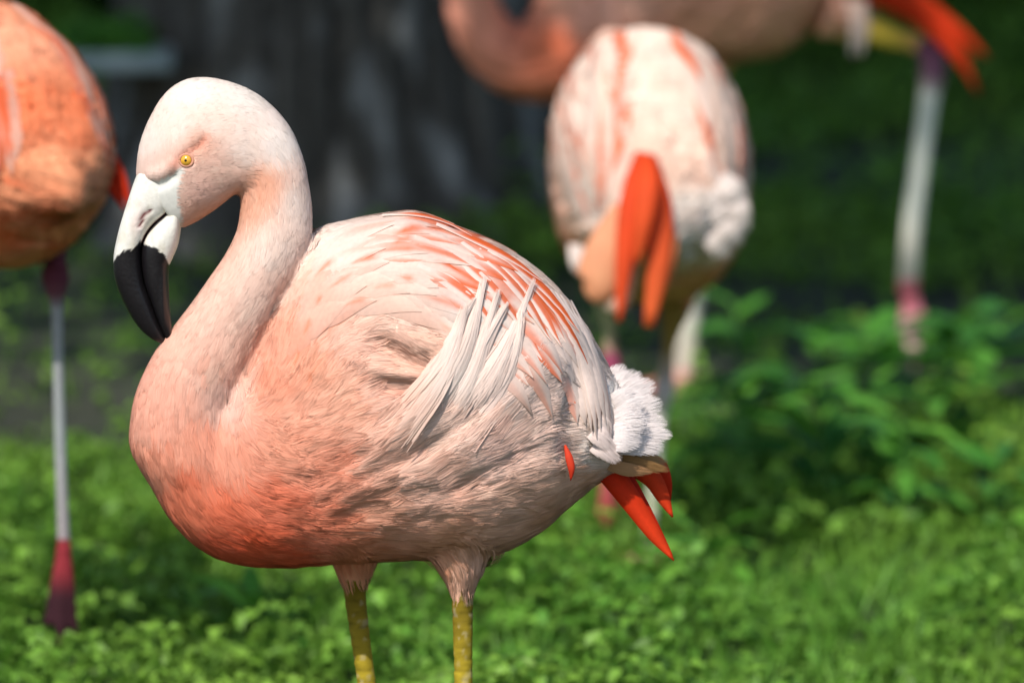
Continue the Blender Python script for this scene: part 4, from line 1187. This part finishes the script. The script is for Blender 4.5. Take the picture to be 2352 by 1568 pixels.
def build_bird(label, pos, yaw, pitch, sc, neck_pts, neck_r, legs, foots, guides, nst, feather_rows, style, voxel=0.0042, headdir=(-1, 0, 0), extra=None, plume_w=0.0022, roll=0.0, group='flamingos on the grass'):
    T, Ti = make_T(pos, yaw, pitch, sc, roll)
    gx = np.array([pos[0], pos[1], 0.0]); gx[2] = float(ground_z(pos[0], pos[1]))
    root = empty('flamingo', gx); tag(root, label, 'flamingo', group)
    parts = torso_parts()
    parts.append(tube(neck_pts, neck_r, 20, 8 * (len(neck_pts) - 1) + 1))
    parts.append(pair_loft([(1330, 960), (1400, 880), (1460, 905), (1500, 960)], [(1330, 1080), (1410, 1085), (1475, 1072), (1505, 1045)], [110, 95, 62, 22], [0] * 4, 24, 20))
    e = np.asarray(neck_pts[-1]); d = nrm(np.asarray(headdir, float))
    parts.append(tube([e - d * 0.03, e, e + d * 0.03], [neck_r[-1] * 0.9, neck_r[-1] * 1.12, neck_r[-1] * 0.6], 16, 12))
    aleg = []
    for pts, rad, cols in legs:
        L = Leg(Ti(pts), rad, cols); aleg.append(L); parts.append(L.solid())
    feet = []
    for fr, tips, c0, c1 in foots:
        root_a = Ti(np.array(fr)); tipa = [Ti(np.array(t)) for t in tips]
        for t in tipa:
            parts.append(tube([root_a, (root_a + t) / 2, t], [0.009, 0.0075, 0.0045], 8, 9))
        for a, b in zip(tipa[:-1], tipa[1:]):
            n_ = nrm(np.cross(a - root_a, b - root_a))
            parts.append(prism(root_a, root_a + (a - root_a) * .86, root_a + (b - root_a) * .86, 0.008, n_))
        feet.append((root_a, tipa, c0, c1))
    V, F = remesh(parts, voxel, 4)
    N, Q = vert_normals(V, F)
    px = apx(V)
    G = np.array([g[:2] for g in guides], float); GC = np.array([lin(g[2]) for g in guides])
    up = smooth(px[:, 1], 1320, 1285)
    V = V + (flow_noise(V, N, 0.008) - V) * (0.8 * up)[:, None]
    N, Q = vert_normals(V, F)
    GC = rich(GC)
    col = idw(px, G, GC, 3.0, 400.0)
    bare = leg_colour(V, aleg, col, feet)
    link('body', mesh_np('body', T(V) - gx, F, M_SKIN, col), root)
    bvh = BVHTree.FromPolygons([Vector(v) for v in V], F)
    wgt = (1 - bare)
    lens_g = np.array([(440, 230, 18, .6), (600, 650, 30, 1.2), (480, 1150, 50, 2.0), (850, 1000, 80, 4.0), (1150, 1000, 90, 4.5), (1000, 1260, 60, 3), (900, 700, 70, 2), (1250, 750, 70, 2), (1450, 970, 100, 10)], float)
    def lenfn(p):
        q = idw(p, lens_g[:, :2], lens_g[:, 2:], 3.0, 300.0)
        return q[:, 0] / S, q[:, 1] / 1000 * 0.45
    def tint(p, C, r):
        n = vnoise(p / 75.0, style['seed'])
        s = smooth(n * 0.6 + r[:, 0] * 0.4, 0.5, 0.8)[:, None] * style['mottle']
        return C * (1 - s) + style['mark'] * s
    plumage('plumage', bvh, V, Q, col, wgt, nst, lenfn, T, root, gx, plume_w, 30, tint)
    outer = np.array([(735, 545), (830, 510), (960, 497), (1080, 540), (1200, 608), (1290, 700), (1355, 800), (1388, 900), (1398, 980)], float)
    inner = np.array([(640, 900), (720, 850), (820, 830), (920, 850), (1010, 880), (1100, 920), (1180, 960), (1240, 1000), (1280, 1040)], float)
    r_ = random.Random(style['seed'])
    for side in style['sides']:
        for ri in range(feather_rows):
            r = (ri + 0.3) / feather_rows * 0.95
            O = spline(outer, 60) * (1 - r) + spline(inner, 60) * r
            seg = np.r_[0, np.cumsum(np.linalg.norm(np.diff(O, axis=0), axis=1))]
            s0 = r_.uniform(-20, 60)
            while s0 < seg[-1] - 110:
                Lf = r_.uniform(280, 400)
                sa, sb = max(0, s0), min(seg[-1], s0 + Lf)
                ss = np.linspace(sa, sb, 5)
                P = np.stack([np.interp(ss, seg, O[:, 0]), np.interp(ss, seg, O[:, 1])], -1)
                base = idw(P.mean(0)[None], G, GC, 3.0, 400.0)[0] * 0.6 + WHITE * 0.4
                on = r_.random() < style['prob']; edge = r_.choice((-1, 1)); c0 = r_.uniform(-0.5, 0.3); st = r_.uniform(0.65, 1.0) if on else 0.0
                fn = lambda t, v, edge=edge, c0=c0, st=st: st * smooth(v * edge, c0 - 0.2, c0 + 0.2) * smooth(t, 0.2, 0.55)
                V_, F_, C_, N_ = vane(bvh, P, r_.uniform(58, 84), 0.0008, 0.0025 + r_.uniform(0, 0.002), base * r_.uniform(0.92, 1.03), style['mark'], fn, side, K=9, M=5)
                link('feather', mesh_np('feather', T(V_) - gx, F_, M_FEATHER, C_, nor=nrm(T(N_) - T(np.zeros((1, 3))))), root)
                s0 += Lf * 0.4
    simple_head(neck_pts, neck_r, T, root, gx, headdir)
    if extra:
        for name, pts, ws, nh, c, c2 in extra:
            if name == 'tail_covert':
                V_, F_, C_, N_ = fan_plume(pts, nh, ws[0] * 0.5, ws[1] * 0.6, lin(c), 260, 0.0007)
                link(name, mesh_np(name, V_ - gx, F_, M_PLUME, C_, nor=N_), root)
                continue
            V_, F_, C_ = blade(pts, ws, nh, lin(c), None if c2 is None else lin(c2))
            link(name, mesh_np(name, V_ - gx, F_, M_FEATHER, C_), root)
    return root

def build_left():
    Y = 1.1; k = S * DCAM / (DCAM + Y)
    pos = at(-52, 312, Y)
    def w(px, py, dy=0.0):
        return at(px, py, Y + dy)
    GR = (150, 150, 148)
    fy = -0.02
    legs = [([w(110, 500, 0.0), w(126, 585, fy), w(128, 632, fy), w(129, 672, fy), w(131, 720, fy), w(138, 1000, fy), w(146, 1236, fy), w(147, 1262, fy)],
             [0.022, 0.013, 0.0185, 0.013, 0.0082, 0.0080, 0.0088, 0.012], [None, (100, 52, 62), (92, 44, 56), (104, 60, 70), GR, (156, 160, 158), (160, 150, 150), (170, 70, 74)])]
    g1 = w(-90, 0, 0.05); gz = float(ground_z(g1[0], Y + 0.05))
    legs.append(([w(-90, 520, 0.05), w(-88, 610, 0.05), w(-86, 660, 0.05), w(-86, 700, 0.05), w(-84, 1000, 0.05), np.array([g1[0] + 0.004, Y + 0.05, gz + 0.016])],
                 [0.022, 0.013, 0.018, 0.011, 0.008, 0.009], [None, (150, 90, 90), (140, 70, 84), GR, GR, (170, 80, 80)]))
    r0 = w(147, 1258, fy)
    foots = [(r0, [w(104, 1440, fy - 0.012), w(137, 1498, fy - 0.022), w(176, 1456, fy - 0.012)], (140, 48, 54), (56, 30, 36)),
             (np.array([g1[0] + 0.004, Y + 0.05, gz + 0.016]), [np.array([g1[0] - 0.06, Y - 0.02, gz + 0.004]), np.array([g1[0] - 0.03, Y - 0.04, gz + 0.004]), np.array([g1[0] + 0.03, Y - 0.03, gz + 0.004])], (168, 66, 72), (84, 40, 46))]
    guides = [(700, 900, (244, 170, 136)), (900, 600, (246, 176, 142)), (1100, 700, (246, 186, 156)), (1300, 800, (240, 150, 110)), (950, 900, (244, 172, 136)), (1150, 950, (244, 176, 142)), (600, 1200, (238, 130, 90)), (800, 1150, (240, 138, 98)), (1000, 1230, (240, 160, 118)), (1250, 1130, (240, 158, 118)), (1450, 980, (244, 176, 138)), (450, 900, (245, 180, 155)), (500, 400, (248, 215, 200))]
    style = dict(seed=71, mottle=0.75, mark=lin((238, 104, 54)), sides=(-1, 1), prob=0.8)
    neck = [A(450, 1080), A(400, 930), A(470, 780), A(570, 640), A(590, 500), A(540, 380), A(470, 340)]
    nr = np.array([120, 105, 92, 86, 80, 76, 78]) / S
    ex = []
    for a, b, c_ in (((236, 330), (276, 410), (302, 480)), ((226, 360), (262, 430), (286, 482))):
        ex.append(('flight_feather', [w(*a, -0.08), w(*b, -0.09), w(*c_, -0.095)], np.array([34, 30, 3]) / k, (0.1, -1, 0.1), (216, 56, 20), (206, 48, 18)))
    build_bird('orange mottled flamingo with a dangling maroon webbed foot and grey shank', pos, math.radians(-58), 0.0, (0.86, 0.92, 0.84), neck, nr, legs, foots, guides, 18000, 6, style, extra=ex)

def build_middle():
    Y = 1.95; kk = S * DCAM / (DCAM + Y)
    pos = at(1482, 385, Y)
    w = lambda px, py, dy=0.0: at(px, py, Y + dy)
    gz = lambda x, y: float(ground_z(x, y))
    OL = (160, 156, 120)
    fR = w(1480, 1400, -0.02); fR[2] = gz(fR[0], fR[1]) + 0.016
    legs = [([w(1400, 560, -0.02), w(1392, 690, -0.02), w(1400, 760, -0.02), w(1404, 838, -0.02), w(1404, 872, -0.02), w(1400, 985, 0.05), w(1396, 1085, 0.1), w(1396, 1110, 0.1)],
             [0.03, 0.016, 0.0085, 0.0135, 0.010, 0.0075, 0.008, 0.011], [None, OL, OL, (150, 70, 96), (160, 90, 100), (180, 160, 150), (190, 120, 120), (196, 90, 92)]),
            ([w(1580, 560, 0.04), w(1548, 720, 0.03), w(1536, 800, 0.02), w(1524, 905, 0.0), w(1516, 950, 0.0), w(1496, 1180, -0.01), fR],
             [0.035, 0.018, 0.0085, 0.0135, 0.010, 0.0085, 0.0095], [None, (130, 104, 50), (134, 110, 56), (176, 166, 160), (184, 178, 166), (200, 196, 172), (206, 186, 160)])]
    r0 = w(1396, 1106, 0.1)
    foots = [(r0, [w(1378, 1190, 0.11), w(1394, 1214, 0.11), w(1414, 1188, 0.11)], (200, 96, 98), (190, 84, 84)),
             (fR, [np.array([fR[0] - 0.04, fR[1] + 0.05, gz(fR[0] - 0.04, fR[1] + 0.05) + 0.004]), np.array([fR[0], fR[1] + 0.075, gz(fR[0], fR[1] + 0.075) + 0.004]), np.array([fR[0] + 0.04, fR[1] + 0.05, gz(fR[0] + .04, fR[1] + 0.05) + 0.004])], (200, 150, 130), (180, 110, 100))]
    guides = [(800, 550, (250, 226, 214)), (1000, 560, (250, 226, 214)), (1200, 700, (250, 222, 208)), (1350, 850, (249, 214, 196)), (900, 800, (248, 208, 190)), (1150, 900, (248, 216, 202)), (1300, 1000, (249, 232, 224)), (1400, 980, (250, 236, 228)), (600, 1200, (238, 140, 104)), (800, 1200, (238, 160, 124)), (1000, 1250, (224, 150, 100)), (1200, 1170, (226, 160, 112)), (1320, 1090, (240, 214, 194)), (1450, 1000, (250, 236, 226)), (450, 900, (245, 185, 160)), (500, 400, (248, 215, 200))]
    style = dict(seed=83, mottle=0.12, mark=lin((243, 116, 62)), sides=(-1, 1), prob=0.6)
    neck = [A(430, 1060), A(330, 990), A(260, 900), A(225, 790), A(190, 690), A(120, 640), A(50, 670)]
    nr = np.array([120, 100, 88, 80, 76, 74, 76]) / S
    tail = -0.27
    ex = [('flight_feather', [w(1478, 352, tail + .03), w(1455, 460, tail - .0), w(1434, 600, tail - .02), w(1422, 738, tail - .03)], np.array([36, 62, 42, 12]) / kk, (0, -1, 0.2), (238, 76, 34), (240, 88, 44)),
          ('flight_feather', [w(1490, 360, tail + .035), w(1512, 470, tail + .005), w(1513, 600, tail - .01), w(1490, 750, tail - .02)], np.array([36, 60, 54, 24]) / kk, (0, -1, 0.2), (236, 70, 34), (244, 110, 58)),
          ('flight_feather', [w(1484, 356, tail + .02), w(1488, 430, tail - .015), w(1476, 520, tail - .03), w(1462, 610, tail - .03)], np.array([36, 54, 40, 8]) / kk, (0, -1, 0.2), (240, 80, 36), (242, 96, 48)),
          ('tail_feather', [w(1440, 480, tail + .03), w(1400, 580, tail + .01), w(1370, 655, tail), w(1345, 672, tail)], np.array([70, 110, 100, 30]) / kk, (0.1, -1, 0.2), (248, 176, 134), (248, 164, 118)),
          ('tail_feather', [w(1450, 500, tail + .035), w(1420, 600, tail + .015), w(1408, 690, tail + .005), w(1400, 716, tail + .005)], np.array([60, 90, 78, 24]) / kk, (0.05, -1, 0.2), (248, 180, 140), (250, 214, 190)),
          ('tail_feather', [w(1520, 480, tail + .03), w(1528, 560, tail + .0), w(1518, 630, tail - .005), w(1505, 690, tail - .005)], np.array([40, 56, 48, 14]) / kk, (0, -1, 0.2), (246, 150, 100), (244, 130, 80))]
    for j, (x0, y0, x1, y1, wd) in enumerate([(1620, 440, 1690, 520, 70), (1590, 470, 1650, 570, 80), (1650, 400, 1715, 470, 60), (1560, 500, 1590, 600, 70), (1660, 480, 1700, 560, 70), (1320, 560, 1345, 640, 50), (1630, 500, 1670, 590, 80), (1600, 420, 1680, 490, 70), (1680, 430, 1718, 530, 50), (1570, 460, 1610, 540, 70)]):
        ex.append(('tail_covert', [w(x0, y0, -0.19), w((x0 + x1) / 2, (y0 + y1) / 2, -0.215), w(x1, y1, -0.2)], np.array([wd * .5, wd, wd * .3]) / kk, (0.2, -1, 0.2), (232, 218, 208), (232, 218, 208)))
    build_bird('white and peach flamingo seen from behind with bright orange crossed wing tips', pos, math.radians(-84), 0.0, (0.97, 0.97, 0.93), neck, nr, legs, foots, guides, 18000, 6, style, extra=ex)

def build_back():
    Y = 3.0; kk = S * DCAM / (DCAM + Y)
    pos = at(1600, -150, Y)
    w = lambda px, py, dy=0.0: at(px, py, Y + dy)
    gz = lambda x, y: float(ground_z(x, y))
    PALE = (214, 214, 200)
    fl = w(1572, 905, 0.06); fl[2] = gz(fl[0], fl[1]) + 0.016
    legs = [([w(1900, 20, -0.03), w(1980, 62, -0.03), w(2050, 84, -0.03), w(2108, 104, -0.03), w(2140, 132, -0.03), w(2142, 172, -0.03), w(2132, 240, -0.03), w(2100, 480, -0.03), w(2086, 640, -0.03), w(2088, 664, -0.03)],
             [0.04, 0.024, 0.0145, 0.0135, 0.020, 0.020, 0.0155, 0.0155, 0.0155, 0.017], [None, (206, 176, 70), (214, 184, 70), (206, 160, 90), (120, 74, 96), (112, 76, 96), PALE, PALE, (214, 200, 180), (216, 110, 116)]),
            ([w(1640, 60, 0.05), w(1628, 180, 0.06), w(1620, 280, 0.06), w(1612, 380, 0.06), w(1608, 430, 0.06), w(1592, 650, 0.06), fl],
             [0.05, 0.026, 0.015, 0.0195, 0.0165, 0.0165, 0.016], [None, (206, 176, 70), (206, 176, 70), (130, 84, 100), PALE, PALE, (214, 200, 180)])]
    r0 = w(2090, 664, -0.03)
    foots = [(r0, [w(2062, 820, -0.04), w(2100, 862, -0.05), w(2140, 780, -0.04)], (226, 120, 130), (224, 176, 182)),
             (fl, [np.array([fl[0] - 0.09, fl[1] - 0.03, gz(fl[0] - .09, fl[1] - .03) + 0.005]), np.array([fl[0] - 0.07, fl[1] - 0.06, gz(fl[0] - .07, fl[1] - .06) + 0.005]), np.array([fl[0] - 0.02, fl[1] - 0.08, gz(fl[0] - .02, fl[1] - .08) + 0.005])], (214, 160, 150), (200, 120, 120))]
    guides = [(700, 900, (240, 176, 152)), (900, 600, (246, 206, 190)), (1100, 700, (246, 206, 190)), (1300, 800, (242, 190, 168)), (950, 900, (244, 196, 176)), (1150, 1000, (242, 190, 166)), (430, 1050, (244, 182, 160)), (380, 1180, (238, 140, 106)), (520, 1270, (234, 112, 72)), (700, 1280, (238, 156, 126)), (600, 1100, (244, 190, 170)), (480, 1120, (244, 180, 158)), (900, 1200, (240, 176, 148)), (1200, 1150, (240, 180, 150)), (1450, 980, (246, 190, 170)), (450, 800, (246, 200, 184)), (500, 400, (248, 210, 196))]
    style = dict(seed=97, mottle=0.12, mark=lin((240, 140, 100)), sides=(-1,), prob=0.35)
    T, Ti = make_T(pos, math.radians(4), math.radians(-5), (0.88, 0.95, 1))
    nk = [w(1420, 50), w(1300, 110), w(1205, 142), w(1128, 102), w(1088, 22), w(1092, -80), w(1160, -210), w(1165, -310), w(1120, -385), w(1065, -400)]
    neck = [Ti(p) for p in nk]
    nr = np.array([170, 128, 90, 76, 68, 66, 66, 64, 64, 66]) / kk
    ex = []
    for a, b, c_, d_, wd in (((2000, -60), (2110, 10), (2200, 70), (2268, 132), 60), ((2020, -40), (2130, 20), (2195, 110), (2246, 214), 66), ((1980, -40), (2090, 10), (2180, 60), (2240, 110), 60), ((1990, -20), (2100, 30), (2180, 110), (2236, 190), 56), ((1960, -60), (2060, -20), (2140, 20), (2200, 60), 70)):
        ex.append(('flight_feather', [w(*a, -0.06), w(*b, -0.07), w(*c_, -0.075), w(*d_, -0.07)], np.array([wd * .8, wd * .75, wd * .5, 6]) / kk, (0.1, -1, 0.1), (214, 52, 22), (228, 66, 24)))
    for x in (1955, 1975):
        ex.append(('plume', [w(x, 0, -0.1), w(x + 8, 60, -0.1), w(x + 2, 128, -0.1)], np.array([26, 26, 8]) / kk, (0, -1, 0), (240, 200, 180), (240, 214, 196)))
    build_bird('flamingo striding behind the others with neck raised and red tail feathers trailing', pos, math.radians(4), math.radians(-5), (0.88, 0.95, 1), neck, nr, legs, foots, guides, 18000, 5, style, extra=ex)

# ================================================================== BUILD
build_ground()
build_tree()
build_plank()
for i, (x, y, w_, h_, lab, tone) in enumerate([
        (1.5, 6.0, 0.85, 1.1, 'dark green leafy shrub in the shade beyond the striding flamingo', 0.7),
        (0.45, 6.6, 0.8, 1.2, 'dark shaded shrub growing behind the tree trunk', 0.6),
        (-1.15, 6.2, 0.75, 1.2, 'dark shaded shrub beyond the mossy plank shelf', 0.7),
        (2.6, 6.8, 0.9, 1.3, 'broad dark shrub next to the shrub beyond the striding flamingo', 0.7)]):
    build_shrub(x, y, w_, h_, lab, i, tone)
build_ground_cover()
PL = [(1880, 1190, 0.20, 16, 'leafy plant with long narrow leaves below the striding flamingo'), (1960, 1120, 0.22, 18, 'tall upright leafy plant under the hanging pink foot'), (2060, 1240, 0.17, 14, 'spreading leafy plant in front of the tall upright one'),
      (2190, 1100, 0.2, 16, 'dark leafy plant right of the hanging pink foot'), (1760, 1120, 0.13, 12, 'small leafy plant right of the white tail tuft'), (2290, 960, 0.16, 12, 'pale leafy plant beyond the hanging pink foot'),
      (1690, 930, 0.15, 10, 'slender leafy plant beside the pale shank'), (1640, 1060, 0.10, 10, 'low leafy plant touching the white tail tuft'), (2000, 930, 0.13, 12, 'leafy plant on the bare soil behind the others'), (1860, 960, 0.14, 11, 'leafy plant with drooping leaves on bare soil'),
      (2120, 940, 0.13, 11, 'short leafy plant close to the hanging toes'), (2240, 1240, 0.12, 12, 'bushy leafy plant in front of the dark one'), (470, 1470, 0.07, 11, 'low dark leafy plant below the pink breast'), (600, 1510, 0.08, 12, 'low broad leafy plant left of the yellow legs'), (1640, 1340, 0.08, 10, 'low leafy plant below the red wing tips')]
for i, (px_, py_, h_, nl, lab) in enumerate(PL):
    build_plant(px_, py_, h_, nl, lab, i + 3, (random.uniform(-.04, .04), random.uniform(-.03, .03)), 1.5 if py_ < 1400 else 1.1)
build_back()
build_middle()
build_left()
build_main()
